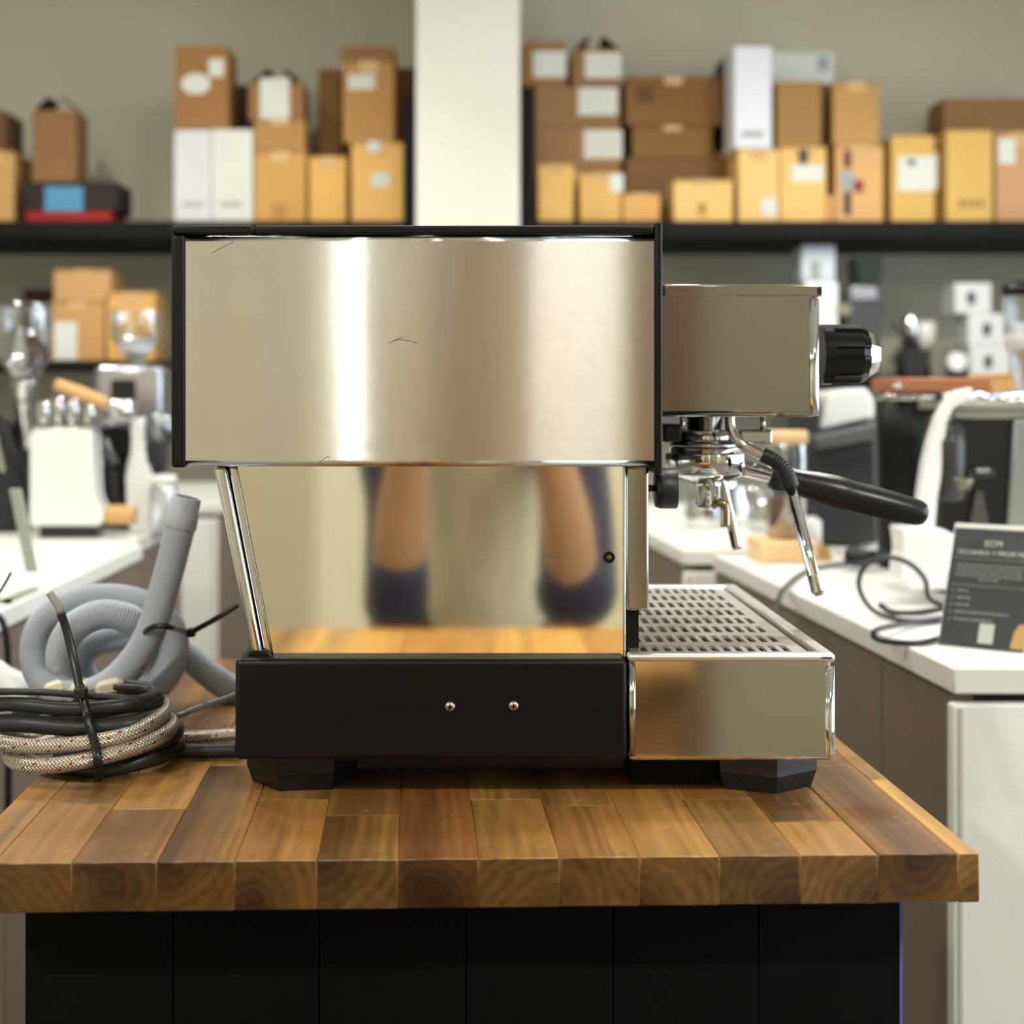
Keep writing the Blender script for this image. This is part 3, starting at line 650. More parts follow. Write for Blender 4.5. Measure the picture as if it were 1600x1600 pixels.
# slotted grate: plate with real slots
gz = rz1 - .002
slots_x = [.1195 + .00815 * i for i in range(13)]; slot_w = .0046
rows = [(1.0245 + .0434 * i - .013, 1.0245 + .0434 * i + .016) for i in range(8)]
gx = [xl + .004]; gy = [TY0 + .004]
for s_ in slots_x: gx += [s_, s_ + slot_w]
gx.append(xr - .0145)
for a, c in rows: gy += [a, c]
gy.append(TY1 - .006)
gb = B(); V = {}
for i, x_ in enumerate(gx):
    for j, y_ in enumerate(gy):
        for k, z_ in enumerate((gz, gz - .0022)): V[i, j, k] = gb.bm.verts.new((x_, y_, z_))
hole_ = lambda i, j: 0 <= i < len(gx) - 1 and 0 <= j < len(gy) - 1 and i % 2 == 1 and j % 2 == 1
solid = lambda i, j: 0 <= i < len(gx) - 1 and 0 <= j < len(gy) - 1 and not hole_(i, j)
for i in range(len(gx) - 1):
    for j in range(len(gy) - 1):
        if not solid(i, j): continue
        gb.bm.faces.new([V[i, j, 0], V[i + 1, j, 0], V[i + 1, j + 1, 0], V[i, j + 1, 0]]); gb.bm.faces.new([V[i, j, 1], V[i, j + 1, 1], V[i + 1, j + 1, 1], V[i + 1, j, 1]])
        for (di, dj, a, c) in ((-1, 0, (0, 0), (0, 1)), (1, 0, (1, 0), (1, 1)), (0, -1, (0, 0), (1, 0)), (0, 1, (0, 1), (1, 1))):
            if not solid(i + di, j + dj):
                p, q = (i + a[0], j + a[1]), (i + c[0], j + c[1])
                gb.bm.faces.new([V[p + (0,)], V[q + (0,)], V[q + (1,)], V[p + (1,)]])
obj('grate', gb, GRATE, tray)
# group cover
DG0, DG1 = 1.12, 1.245; DC = 1.182
gc = obj('group_cover', B().box(X(1036, DG0), X(1279, DG0), DG0, DG1, Z(651.5, DG0), Z(456, DG0), .0045, 4, lambda e: abs((e.verts[0].co - e.verts[1].co).x) < .05 and e.verts[0].co.x > .2 or abs((e.verts[0].co - e.verts[1].co).x) > .05 and e.verts[0].co.z < 1.17), SATIN, M)
obj('cover_lid', B().box(X(1036, DG0), X(1285, DG0), DG0 - .0012, DG1 + .0012, Z(463, DG0), Z(444, DG0), .0016, 3), SATIN, gc)
obj('lid_end_cap', B().box(X(1276, DG0), X(1284, DG0), DG0 - .0018, DG0 + .002, Z(460.5, DG0), Z(448, DG0), .001), mat('dark_blue_cap', S(32, 32, 44), .3), gc)
obj('cover_edge', B().lathe([(0, .0044), (.001, .0050), (Z(466, DG0) - Z(650, DG0), .0050)], (X(1271, DG0), DG0 + .0040, Z(650, DG0)), (0, 0, 1), 24), CHROME, gc)
# brew knob
kx0, kx1 = X(1280, DC), X(1352, DC); kc = (kx0, DC, Z(554, DC)); KR = 47 * DC / F
kl = kx1 - kx0
def flute(a, k):
    c = math.cos(a * 8)
    return 1 - (.10 if c > .5 else (.10 * (c - .36) / .14 if c > .36 else 0)) if k >= 3 else 1
knob = obj('paddle_knob', B().lathe([(0, KR * .98), (.001, KR), (.0085, KR), (.0087, KR), (kl - .006, KR * .99), (kl, KR * .88)], kc, (1, 0, 0), 144, False, flute, up=(0, -1, .06)), BLACKG, M)
obj('knob_cap', B().lathe([(kl - .0005, KR * .86), (kl + .004, KR * .74), (kl + .0085, KR * .6), (kl + .010, KR * .42), (kl + .0102, .001)], kc, (1, 0, 0), 18, False, lambda a, k: 1 + .03 * math.cos(a * 9)), CHROME, knob)
# group head
gx_ = X(1102, DC); zz = lambda py: Z(py, DC); R = lambda px: px * DC / F
g = obj('group_head', B().lathe([(zz(700), R(46)), (zz(697.5), R(54)), (zz(697), R(56)), (zz(693), R(56)), (zz(691), R(50)), (zz(686), R(46)), (zz(685), R(46)), (zz(673), R(46)), (zz(672), R(44)), (zz(671), R(30)), (zz(650), R(30))], (gx_, DC, 0), (0, 0, 1), 48), CHROME, M)
b = B()
for px in (1063, 1187): b.cyl((X(px, DC), DC - .012, zz(674)), (X(px, DC), DC - .012, zz(648)), R(4.2), seg=16)
obj('bolt_post', b, CHROME, g)
obj('side_block', B().box(X(1150, DC), X(1200, DC), DC - .018, DC + .016, zz(693), zz(671), .002, 3), CHROME, g)
obj('rear_block', B().box(X(1032, DC), X(1060, DC), DC - .02, DC + .02, zz(690), zz(662), .002), BLACKP, g)
# portafilter
pf = obj('portafilter', B().lathe([(zz(758), R(14)), (zz(753), R(24)), (zz(748), R(44)), (zz(741), R(57)), (zz(737), R(62)), (zz(710), R(63)), (zz(707), R(62)), (zz(706.5), R(56)), (zz(699), R(55))], (gx_, DC, 0), (0, 0, 1), 64), CHROME, M)
ax0, ax1 = P(1160, 731, DC), P(1449, 805, DC); ad = (ax1 - ax0).normalized(); LA = (ax1 - ax0).length
obj('neck', B().lathe([(-.006, R(17)), (.003, R(14)), (.022, R(12.5)), (.028, R(14))], ax0, ad, 24), CHROME, pf)
q = LA / 298
obj('handle', B().lathe([(45 * q, R(17)), (47 * q, R(19)), (62 * q, R(19.5)), (64 * q, R(18)), (80 * q, R(19)), (120 * q, R(23.5)), (150 * q, R(25.5)), (163 * q, R(25)), (172 * q, R(23.5)), (200 * q, R(24)), (240 * q, R(23)), (270 * q, R(21.5)), (286 * q, R(19.5)), (293 * q, R(16)), (297 * q, R(9)), (298 * q, R(1))], ax0, ad, 40), mat('handle_black', S(20, 19, 18), .3, 0, .15, 40), pf)
obj('handle_collar', B().prism([(X(1205, DC), zz(737)), (X(1222, DC), zz(730)), (X(1234, DC), zz(760)), (X(1226, DC), zz(766)), (X(1204, DC), zz(765)), (X(1202, DC), zz(757))], DC - .009, DC + .009, bevel=.0012), BLACKP, pf)
obj('spout', B().lathe([(zz(797), R(5)), (zz(795), R(13)), (zz(788), R(19)), (zz(760), R(20)), (zz(757), R(21)), (zz(751), R(20))], (X(1106, DC), DC, 0), (0, 0, 1), 32), CHROME, pf)
obj('spout_nozzle', B().tube(spline([P(1112, 790, DC - .006), P(1122, 785, DC - .008), P(1131, 788, DC - .009), P(1133, 800, DC - .009), P(1133, 823, DC - .009)], .0015), R(7.4), 18), mat('bronze_chrome', S(150, 134, 112), .14, 1), pf)
# steam wand and hot water wand
DW = 1.142; RW = lambda px: px * DW / F
sw = obj('steam_wand', B().tube(spline([P(1140.5, 640, DW), P(1140.5, 662, DW), P(1146, 680, DW - .001), P(1160, 695, DW - .002), P(1182, 707, DW - .003), P(1203, 717, DW - .004)], .0016), RW(8.2), 20), CHROME, M)
gp = spline([P(1191, 710.5, DW - .004), P(1208, 719, DW - .005), P(1222, 731, DW - .006), P(1230, 745, DW - .006), P(1235, 761, DW - .006)], .0006); ng = len(gp)
def grip_r(i):
    f = i / (ng - 1)
    return RW(11.2 + 2.4 * f + (1.0 * math.sin(f * 2 * PI * 15) if .22 < f < .68 else .5))
obj('heat_grip', B().tube(gp, grip_r, 20), RUBBER, sw)
wp0, wp1 = P(1232, 753, DW - .006), P(1280, 930, DW - .010); wl = (wp1 - wp0).length
obj('wand_tube', B().lathe([(0, RW(9.2)), (wl * .80, RW(9.4)), (wl * .81, RW(10.1)), (wl * .82, RW(10.3)), (wl * .96, RW(11)), (wl * .975, RW(10)), (wl * .98, RW(7.5)), (wl, RW(6.5))], wp0, wp1 - wp0, 24), CHROME, sw)
DH = 1.24
hw = obj('hot_water_wand', B().tube(spline([P(1110, 662, DH), P(1112, 700, DH), P(1126, 748, DH), P(1140, 805, DH), P(1152, 858, DH)], .004), 8 * DH / F, 18), CHROME, M)
# tap knob on the near side of the front
ky = 1.045; kzc = Z(763, ky)
tk = obj('tap_knob', B().lathe([(X(1023, ky), .003), (X(1024, ky), .0130), (X(1031, ky), .0141), (X(1032, ky), .0141), (X(1056, ky), .0143), (X(1057, ky), .0138)], (0, ky, kzc), (1, 0, 0), 40), BLACKP, M)
obj('knob_shaft', B().cyl((X(1008, ky), ky, kzc), (X(1025, ky), ky, kzc), .0024), mat('bronze_shaft', S(104, 78, 60), .35, 1), tk)

# ------------------------------------------------------------------ drain hose (foreground left)
hp = [P(287, 800, 1.215), P(272, 862, 1.215), P(255, 925, 1.21), P(236, 985, 1.205), P(205, 1038, 1.20), P(160, 1076, 1.205), P(112, 1085, 1.225), P(68, 1062, 1.25), P(53, 1020, 1.262),
      P(66, 975, 1.268), P(112, 943, 1.272), P(170, 934, 1.275), P(228, 946, 1.272), P(264, 976, 1.27), P(272, 1020, 1.262), P(250, 1066, 1.25), P(205, 1090, 1.25),
      P(150, 1092, 1.255), P(106, 1068, 1.258), P(95, 1022, 1.25), P(114, 982, 1.242), P(156, 960, 1.238), P(198, 966, 1.242), P(226, 990, 1.258), P(236, 1025, 1.28), P(226, 1058, 1.30), P(194, 1080, 1.315),
      P(150, 1076, 1.32), P(126, 1046, 1.318), P(136, 1012, 1.315), P(178, 997, 1.315), P(232, 998, 1.318), P(282, 1016, 1.32), P(322, 1050, 1.32), P(362, 1076, 1.32), P(415, 1090, 1.33)]
sp = spline(hp, .00038)
ht = thing('drain_hose', 'coiled grey corrugated drain hose behind the cable bundle', 'hose', (X(165, 1.25), 1.25, .9))
HR = .0121
obj('hose', B().tube(sp, lambda i: HR * (1 + .05 * math.sin(i * 2 * PI / 4.8)), 18), HOSE, ht)
cd = (hp[0] - P(292, 778, 1.215)); c0 = P(292, 777, 1.215); dd = (P(272, 862, 1.215) - c0).normalized()
obj('end_cuff', B().lathe([(0, .0105), (.0004, .0118), (.012, .0122), (.0128, .0128), (.025, .0134), (.0258, .0126)], c0, dd, 32), HOSECAP, ht)
obj('cuff_bore', B().lathe([(-.0004, .0092), (.002, .0092)], c0, dd, 24), mat('hose_inside', S(80, 84, 90), .6), ht)

# ------------------------------------------------------------------ cable and braided hose bundle
def loop(cx, d, a, bdep, zf, zb_, ph0, ph1, wob=0, n=26):
    pts = []
    for i in range(n + 1):
        ph = ph0 + (ph1 - ph0) * i / n
        x = X(cx, d) + a * math.cos(ph); y = d + bdep * math.sin(ph)
        f = (1 - math.sin(ph)) / 2
        pts.append(Vector((x, y, zf * f + zb_ * (1 - f) + wob * math.cos(ph * 1.5 + 1) + .0012 * math.sin(3 * ph))))
    return pts
BD = 1.15
cb = thing('power_cable', 'coiled black rubber power cable with taped ends on the table corner', 'cable', (X(127, BD), BD, .9))
def cab(pts, r, par, m, name='cable', step=.003, seg=14):
    q = [P(p[0], p[1], p[2] - .022) for p in pts]
    for v in q: v.z = max(v.z, .9006 + r)
    return obj(name, B().tube(spline(q, step), r, seg), m, par)
cab([(60, 1092, 1.19), (-20, 1096, 1.185), (-68, 1098, 1.16), (-70, 1092, 1.13), (-30, 1082, 1.10), (60, 1081, 1.09), (150, 1088, 1.09), (215, 1092, 1.10), (245, 1088, 1.125), (225, 1076, 1.15), (180, 1074, 1.165)], .0026, cb, CABLE)
cab([(90, 1106, 1.20), (0, 1112, 1.20), (-58, 1120, 1.17), (-68, 1116, 1.14), (-45, 1104, 1.11), (20, 1100, 1.092), (110, 1107, 1.086), (190, 1102, 1.092), (240, 1090, 1.12), (236, 1078, 1.15), (200, 1072, 1.175)], .0052, cb, CABLE)
cab([(60, 1118, 1.195), (-30, 1124, 1.19), (-62, 1130, 1.16), (-55, 1134, 1.125), (0, 1134, 1.105), (50, 1128, 1.098), (110, 1120, 1.09), (180, 1108, 1.092), (236, 1098, 1.112), (248, 1088, 1.14), (230, 1080, 1.17), (190, 1078, 1.19)], .0045, cb, CABLE)
cab([(40, 1128, 1.20), (-40, 1140, 1.185), (-66, 1150, 1.15), (-40, 1134, 1.105), (30, 1130, 1.09), (120, 1137, 1.086), (200, 1132, 1.09), (246, 1118, 1.115), (250, 1106, 1.15), (215, 1100, 1.185), (120, 1105, 1.20), (20, 1115, 1.19)], .0066, cb, CABLE)
cab([(90, 1186, 1.10), (160, 1180, 1.09), (225, 1165, 1.095), (268, 1148, 1.12), (272, 1136, 1.15), (250, 1130, 1.18), (180, 1134, 1.20), (80, 1140, 1.20)], .0068, cb, CABLE)
cab([(120, 1205, 1.085), (180, 1198, 1.085), (240, 1184, 1.10), (274, 1168, 1.13), (276, 1156, 1.16), (250, 1152, 1.18)], .0062, cb, CABLE)
cab([(30, 1200, 1.115), (90, 1207, 1.088), (150, 1208, 1.08), (200, 1203, 1.088)], .0050, cb, CABLE)
cab([(238, 1172, 1.14), (285, 1176, 1.135), (330, 1174, 1.135), (372, 1172, 1.135)], .0056, cb, CABLE)
for (pa, pb, r_) in (((150, 1080), (192, 1072), .0075), ((110, 1082), (138, 1074), .006), ((70, 1080), (98, 1072), .006)):
    p0, p1 = P(pa[0], pa[1], 1.175), P(pb[0], pb[1], 1.185); d_ = (p1 - p0); l_ = d_.length
    o = obj('taped_end', B().lathe([(0, r_ * .5), (.002, r_ * .9), (l_ * .4, r_), (l_ * .8, r_ * 1.05), (l_, r_ * .7)], p0, d_, 7, False), CREAM, cb)
bh = thing('braided_hose', 'two coils of braided steel water hose with red flecks, bound to the black cable', 'hose', (X(127, BD), BD, .9))
cab([(252, 1096, 1.17), (257, 1106, 1.14), (248, 1122, 1.105), (205, 1146, 1.078), (140, 1160, 1.068), (60, 1167, 1.068), (0, 1160, 1.078), (-32, 1148, 1.11), (-20, 1140, 1.15), (40, 1146, 1.19), (110, 1146, 1.19)], .0056, bh, BRAID, 'hose', .002, 20)
cab([(262, 1122, 1.17), (268, 1130, 1.135), (258, 1146, 1.10), (210, 1168, 1.075), (140, 1187, 1.062), (70, 1197, 1.06), (30, 1193, 1.068), (16, 1180, 1.088), (34, 1172, 1.13), (90, 1172, 1.17)], .0057, bh, BRAID, 'hose', .002, 20)
cab([(240, 1153, 1.17), (290, 1153, 1.168), (335, 1150, 1.168), (372, 1147, 1.168)], .0050, bh, BRAID, 'hose', .002, 20)
# cable ties
TIE = mat('black_nylon_tie', S(24, 24, 25), .32, 0, .1)
def ribbon(pts, w=.0048, t=.0012, up=(0, 1, 0)):
    return B().tube(spline(pts, .003), w / 2, 8, True, t / (w / 2), up)
zt_ = thing('cable_tie', 'long black cable tie binding the cable bundle, its tail standing upright', 'cable tie', P(130, 1085, 1.07))
obj('band', ribbon([P(124, 1068, 1.108), P(126, 1072, 1.073), P(129, 1090, 1.060), P(136, 1118, 1.056), P(143, 1145, 1.043), P(150, 1168, 1.035), P(153, 1190, 1.0315), P(155, 1216, 1.046), P(155, 1208, 1.09)], .0062, .0012, (1, 0, 0)), TIE, zt_)
obj('tie_head', B().box(X(117, 1.052), X(136, 1.052), 1.047, 1.056, Z(1090, 1.052), Z(1074, 1.052), .0012), TIE, zt_)
obj('tail', ribbon([P(125, 1078, 1.054), P(115, 1030, 1.065), P(104, 985, 1.07), P(95, 958, 1.07)], .0062, .0011, (1, 0, 0)), TIE, zt_)
o = obj('tail_tip', ribbon([P(95, 958, 1.07), P(90, 945, 1.07), P(77, 926, 1.072)], .0058, .0011, (1, 0, 0)), mat('pale_nylon_tip', S(150, 150, 142), .35), zt_); o['label'] = 'pale tip of the tie tail'  # tail end coloured paler than the rest of the tie
zt_ = thing('cable_tie', 'black cable tie around the grey hose, its tail pointing right', 'cable tie', P(265, 985, 1.19))
obj('band', ribbon([P(222, 992, 1.20), P(230, 984, 1.188), P(245, 978, 1.184), P(265, 980, 1.186), P(280, 984, 1.215), P(292, 988, 1.245), P(298, 988, 1.258)], .0046, .0014, (0, 0, 1)), TIE, zt_)
obj('tie_head', B().box(X(293, 1.255), X(306, 1.255), 1.248, 1.258, Z(994, 1.255), Z(981, 1.255), .001), TIE, zt_)
obj('tail', ribbon([P(302, 986, 1.252), P(335, 968, 1.25), P(372, 945, 1.25)], .0046, .0012, (0, 0, 1)), TIE, zt_)
zt_ = thing('cable_tie', 'third cable tie, its pale tail lying toward the machine base', 'cable tie', P(270, 1120, 1.15))
obj('tail', ribbon([P(225, 1090, 1.15), P(236, 1078, 1.16), P(246, 1090, 1.165), P(268, 1119, 1.165), P(310, 1106, 1.17), P(372, 1084, 1.18)], .0050, .0012, (0, 0, 1)), mat('grey_nylon_tie', S(92, 92, 90), .3), zt_)
zt_ = thing('cable_tie', 'thin grey cable tie tip poking up at the left', 'cable tie', P(0, 925, 1.2))
obj('tail', ribbon([P(-30, 960, 1.15), P(0, 924, 1.16), P(17, 895, 1.17)], .0022, .001, (0, 1, 0)), mat('grey_nylon_tie', S(92, 92, 90), .3), zt_)

# ------------------------------------------------------------------ left background appliances
def portal(name, b, m, t): return obj(name, b, m, t)
# near glass hopper grinder
d = 2.95; gxm, gz0 = X(38, d), WT
t = thing('hopper_grinder', 'coffee grinder with a large clear hopper at the left edge', 'grinder', (gxm, d, gz0))
obj('hopper', B().lathe([(Z(600, d), .014), (Z(592, d), .02), (Z(560, d), .052), (Z(486, d), .0555), (Z(478, d), .0555)], (gxm, d, 0), (0, 0, 1), 36, caps=False), GLASS, t)
obj('hopper_lid', B().lathe([(Z(484, d), .056), (Z(478, d), .057), (Z(474, d), .05)], (gxm, d, 0), (0, 0, 1), 36), SMOKE, t)
obj('throat', B().lathe([(Z(700, d), .021), (Z(606, d), .021), (Z(600, d), .026), (Z(596, d), .026)], (gxm, d, 0), (0, 0, 1), 24), CHROME, t)
obj('body', B().prism([(X(-30, d), gz0), (X(44, d), gz0), (X(52, d), Z(770, d)), (X(24, d), Z(668, d)), (X(-30, d), Z(640, d))], d - .05, d + .06, bevel=.008), BLACKP, t)
obj('side_strip', B().prism([(X(14, d), Z(735, d)), (X(22, d), Z(735, d)), (X(4, d), Z(655, d)), (X(-4, d), Z(655, d))], d - .056, d - .045), mat('pale_metal', S(170, 172, 160), .3, .6), t)
# small glass hopper grinder
d = 3.10; gxm = X(212, d)
t = thing('hopper_grinder', 'steel grinder with a small clear bowl hopper near the machine back', 'grinder', (gxm, d, WT))
obj('hopper', B().lathe([(Z(562, d), .012), (Z(556, d), .022), (Z(528, d), .050), (Z(488, d), .052), (Z(486, d), .052)], (gxm, d, 0), (0, 0, 1), 36, caps=False), GLASS, t)
obj('hopper_funnel', B().lathe([(Z(562, d), .014), (Z(545, d), .034), (Z(530, d), .046), (Z(529, d), .042)], (gxm, d, 0), (0, 0, 1), 36), mat('white_funnel', S(230, 232, 236), .25), t)
obj('body', B().box(X(158, d), X(262, d), d - .06, d + .07, Z(690, d), Z(572, d), .012, 3), mat('lilac_steel', S(176, 176, 184), .22, .9), t)
obj('dark_window', B().box(X(185, d), X(222, d), d - .062, d - .058, Z(632, d), Z(594, d)), BLACKP, t)
obj('collar', B().lathe([(Z(574, d), .03), (Z(562, d), .022)], (gxm, d, 0), (0, 0, 1), 24), mat('green_grey_metal', S(120, 124, 112), .3, .8), t)
obj('stand', B().box(X(170, d), X(252, d), d - .05, d + .06, WT, Z(690, d), .006), BLACKP, t)
# white espresso machine
d = 2.78
t = thing('white_espresso_machine', 'small white espresso machine with a wooden handle on the left counter', 'espresso machine', (X(100, d), d + .1, WT))
pts = [(46, 822), (46, 680), (52, 672), (140, 672), (145, 678), (146, 770), (152, 782), (160, 796), (161, 812), (154, 822)]
obj('side_panel', B().prism([(X(a, d), Z(c, d)) for a, c in pts], d, d + .018, bevel=.003), WHITEP, t)
obj('side_panel', B().prism([(X(a, d), Z(c, d)) for a, c in pts], d + .046, d + .062, bevel=.003), WHITEP, t)
obj('body', B().box(X(50, d), X(142, d), d + .018, d + .046, Z(820, d), Z(676, d)), BLACKP, t)
b = B(); b.box(X(60, d), X(150, d), d + .006, d + .056, WT, Z(821, d), .002)
obj('foot', b, BLACKG, t)
obj('wooden_handle', B().lathe([(0, .017), (.002, .0185), (.05, .0185), (.056, .016)], (X(161, d), d + .024, Z(806, d)), (1, 0, 0), 24), WOODL, t)
b = B(); b.box(X(50, d), X(150, d), d + .004, d + .060, Z(672, d), Z(667, d), .001)
obj('cup_tray', b, CHROME, t)
zc_ = Z(667, d)
for i, (px, dy, hh, rr) in enumerate(((62, .03, .046, .0125), (85, .034, .056, .013), (108, .03, .05, .013), (132, .034, .042, .0125))):
    tag(obj('steel_cup', B().lathe([(0, rr * .8), (.004, rr * .95), (hh * .6, rr), (hh, rr * 1.04), (hh + .0008, rr * .96), (hh * .5, rr * .88)], (X(px, d), d + dy, zc_ + .0003), (0, 0, 1), 20), CHROME),
        ['leftmost steel cup on the white espresso machine', 'tallest steel cup on the white espresso machine', 'third steel cup from the left on the white espresso machine', 'lowest steel cup at the right end of the white espresso machine'][i], 'cup', 'steel cups on the white espresso machine')
t = thing('portafilter', 'portafilter with a slanting light wooden handle, lying on the steel cups', 'portafilter', P(126, 618, d + .06))
ha, hb = P(86, 600, d + .03), P(168, 631, d + .03)
obj('handle', B().lathe([(0, .008), (.004, .011), (.05, .0135), (.09, .0115), ((hb - ha).length, .01)], ha, hb - ha, 20), WOODL, t)
obj('basket', B().lathe([(0, .018), (.018, .034), (.022, .035), (.045, .035), (.046, .032)], P(184, 662, d + .08), (0, 0, 1), 28), CHROME, t)
obj('neck', B().cyl(hb, P(180, 642, d + .06), .008), CHROME, t)
# black lever machine
d = 2.965
t = thing('black_espresso_machine', 'black angular espresso machine behind the wooden handle', 'espresso machine', (X(180, d), d, WT))
obj('head', B().prism([(X(a, d), Z(c, d)) for a, c in ((146, 668), (196, 662), (216, 690), (192, 712), (180, 690), (160, 700), (148, 720))], d, d + .05, bevel=.004), BLACKG, t)
obj('column', B().prism([(X(a, d), Z(c, d)) for a, c in ((150, 832), (150, 752), (160, 728), (190, 730), (205, 768), (206, 832))], d, d + .05, bevel=.004), BLACKP, t)
obj('arm', B().prism([(X(a, d), Z(c, d)) for a, c in ((155, 690), (168, 684), (188, 722), (178, 728))], d - .012, d + .0, bevel=.003), mat('grey_steel_arm', S(140, 146, 148), .25, .9), t)
obj('strut', B().prism([(X(a, d), Z(c, d)) for a, c in ((172, 735), (182, 735), (190, 800), (180, 800))], d - .008, d + .002, bevel=.002), mat('dark_grey_plastic', S(64, 64, 66), .4), t)
# white grinder
d = 2.90
t = thing('white_grinder', 'curved white grinder beside the black angular machine', 'grinder', (X(236, d), d, WT))
obj('body', B().prism([(X(a, d), Z(c, d)) for a, c in ((206, 832), (208, 780), (200, 752), (204, 720), (216, 690), (206, 655), (230, 652), (230, 720), (240, 742), (262, 760), (262, 832))], d - .03, d + .07, bevel=.006), WHITEP, t)
obj('dark_side', B().box(X(232, d), X(256, d), d - .02, d + .05, Z(741, d), Z(694, d), .006), BLACKP, t)
obj('cap', B().lathe([(0, .02), (.02, .03), (.05, .032), (.06, .02)], (X(252, d), d, Z(694, d)), (0, 0, 1), 20), mat('grey_steel_arm', S(140, 146, 148), .25, .9), t)
t = thing('glass_jar', 'small clear jar at the end of the left counter', 'jar', (X(262, 2.98), 2.98, WT))
obj('jar', B().lathe([(0, .022), (.003, .026), (.09, .026), (.1, .022), (.101, .020)], (X(262, 2.84), 2.80, WT), (0, 0, 1), 28), GLASS, t)
obj('jar_lid', B().lathe([(.1, .024), (.116, .024)], (X(262, 2.84), 2.80, WT), (0, 0, 1), 28), WHITEP, t)
# acrylic stand and cable on the near left worktop
d = 2.02
t = thing('acrylic_stand', 'slanting pale acrylic stand on the near left worktop', 'stand', P(40, 892, d))
obj('upright', B().prism([(X(14, d), Z(764, d)), (X(30, d), Z(764, d)), (X(56, d), Z(894, d)), (X(40, d), Z(894, d))], d, d + .012, bevel=.001), mat('pale_green_acrylic', S(176, 184, 168), .2, 0, .05, 5, trans=.3), t)
b = B(); bz = WT
b.box(X(-30, d), X(58, d), 1.90, 1.908, bz, bz + .006); b.box(X(48, d), X(58, d), 1.90, d + .01, bz, bz + .006)
obj('base', b, mat('pale_green_acrylic', S(176, 184, 168), .2), t)
tag(obj('power_lead', B().tube(spline([(-.72, 1.72, WT + .004), (-.62, 1.74, WT + .004), (-.578, 1.78, WT + .004), (-.557, 1.80, WT - .012), (-.554, 1.81, .80), (-.555, 1.81, .6)], .008), .0042, 10), CABLE), 'black lead hanging over the near left worktop edge', 'cable')
tag(obj('power_lead', B().tube(spline([(-.75, 1.66, WT + .004), (-.64, 1.66, WT + .004), (-.585, 1.68, WT + .004), (-.556, 1.69, WT - .012), (-.552, 1.70, .80), (-.552, 1.7, .6)], .008), .0042, 10), CABLE), 'second black lead hanging over the worktop, nearer the left edge', 'cable')
bm_ = B().ball((-.515, 1.62, .85), .034, 20, (1.2, .7, 1.0))
for v in bm_.bm.verts:
    h_ = math.sin(v.co.x * 170) * math.cos(v.co.z * 150 + 1) + .6 * math.sin(v.co.y * 240 + v.co.z * 90)
    v.co += (v.co - Vector((-.515, 1.62, .85))).normalized() * .0045 * h_
wb = thing('white_bag', 'crumpled white plastic bag hanging at the left cabinet', 'bag', (-.515, 1.62, .82))
obj('bag', bm_, mat('white_film', S(226, 226, 220), .35, 0, .05, 30), wb)
obj('bag_loop', B().tube(spline([(-.515, 1.62, .88), (-.535, 1.63, .90), (-.556, 1.64, .912), (-.585, 1.65, WT + .003)], .006), .003, 8), mat('white_film', S(226, 226, 220), .35), wb)

# ------------------------------------------------------------------ right background
# sign stand
d = 1.56
sg = thing('sign_stand', 'charcoal information sign in a clear holder on the right worktop', 'sign', (X(1531, d), d, WT))
W2 = .0435; Hs = (Z(826, d) - WT) * 1.08
lean = Matrix.Translation(sg.location) @ Matrix.Rotation(math.radians(-37), 4, 'Z') @ Matrix.Rotation(math.radians(-24), 4, 'X')
def sgn(name, b, m, parent=sg, **k):
    b.bm.transform(lean) if isinstance(b, B) else b.transform(lean)
    return obj(name, b, m, parent, **k)
sgn('card', B().box(-W2, W2, -.0015, .0015, .0015, Hs), SIGNM)
sgn('clear_holder', B().box(-W2 - .002, W2 + .002, .002, .005, 0, Hs + .002), GLASS)
sgn('top_edge', B().box(-W2, W2, -.003, .004, Hs - .0045, Hs + .001, .0008), WHITEP)
sgn('holder_foot', B().box(-W2, W2, -.001, .05, -.0005, .002), GLASS)
def text(s_, x, z, size, m, parent):
    c = bpy.data.curves.new('t', 'FONT'); c.body = s_; c.size = size; c.align_x = 'CENTER'; c.extrude = .0002
    o = bpy.data.objects.new('t', c); COL.objects.link(o); bpy.context.view_layer.update()
    me = bpy.data.meshes.new_from_object(o.evaluated_get(bpy.context.evaluated_depsgraph_get()))
    bm = bmesh.new(); bm.from_mesh(me); bpy.data.objects.remove(o); bpy.data.meshes.remove(me)
    bm.transform(Matrix.Translation((x, -.0019, z)) @ Matrix.Rotation(PI / 2, 4, 'X'))
    return sgn('lettering', bm, m, parent)
u = Hs / 190
text('ECM', .000, Hs - 33 * u, .0095, LTEXT, sg)
text('TECHNIKA V PROFI PID', .000, Hs - 47 * u, .0072, LTEXT, sg)
def bar(x0, x1, py, h, m=GREYINK):
    return B().box(x0, x1, -.0019, -.0014, Hs - (py + h) * u, Hs - py * u)
SGREY = mat('sign_grey_print', S(128, 132, 130), .6)
sgn('rule_line', bar(-W2 * .92, W2 * .98, 52, 2.5), mat('sign_rule', S(104, 108, 106), .6)); sgn('rule_line', bar(-W2 * .92, W2 * .9, 94, 3), mat('sign_rule', S(104, 108, 106), .6))
b = B()
for r_ in range(5):
    x_ = -W2 * .82 if r_ < 4 else -W2 * .25; e_ = W2 * .8 if r_ < 4 else W2 * .22
    while x_ < e_:
        w_ = min(.003 + .005 * random.random(), e_ - x_); z_ = Hs - (62 + r_ * 5.6) * u
        b.box(x_, x_ + w_, -.0019, -.0014, z_ - 3.0 * u, z_); x_ += w_ + .0012
sgn('small_print', b, SGREY, kind='stuff')
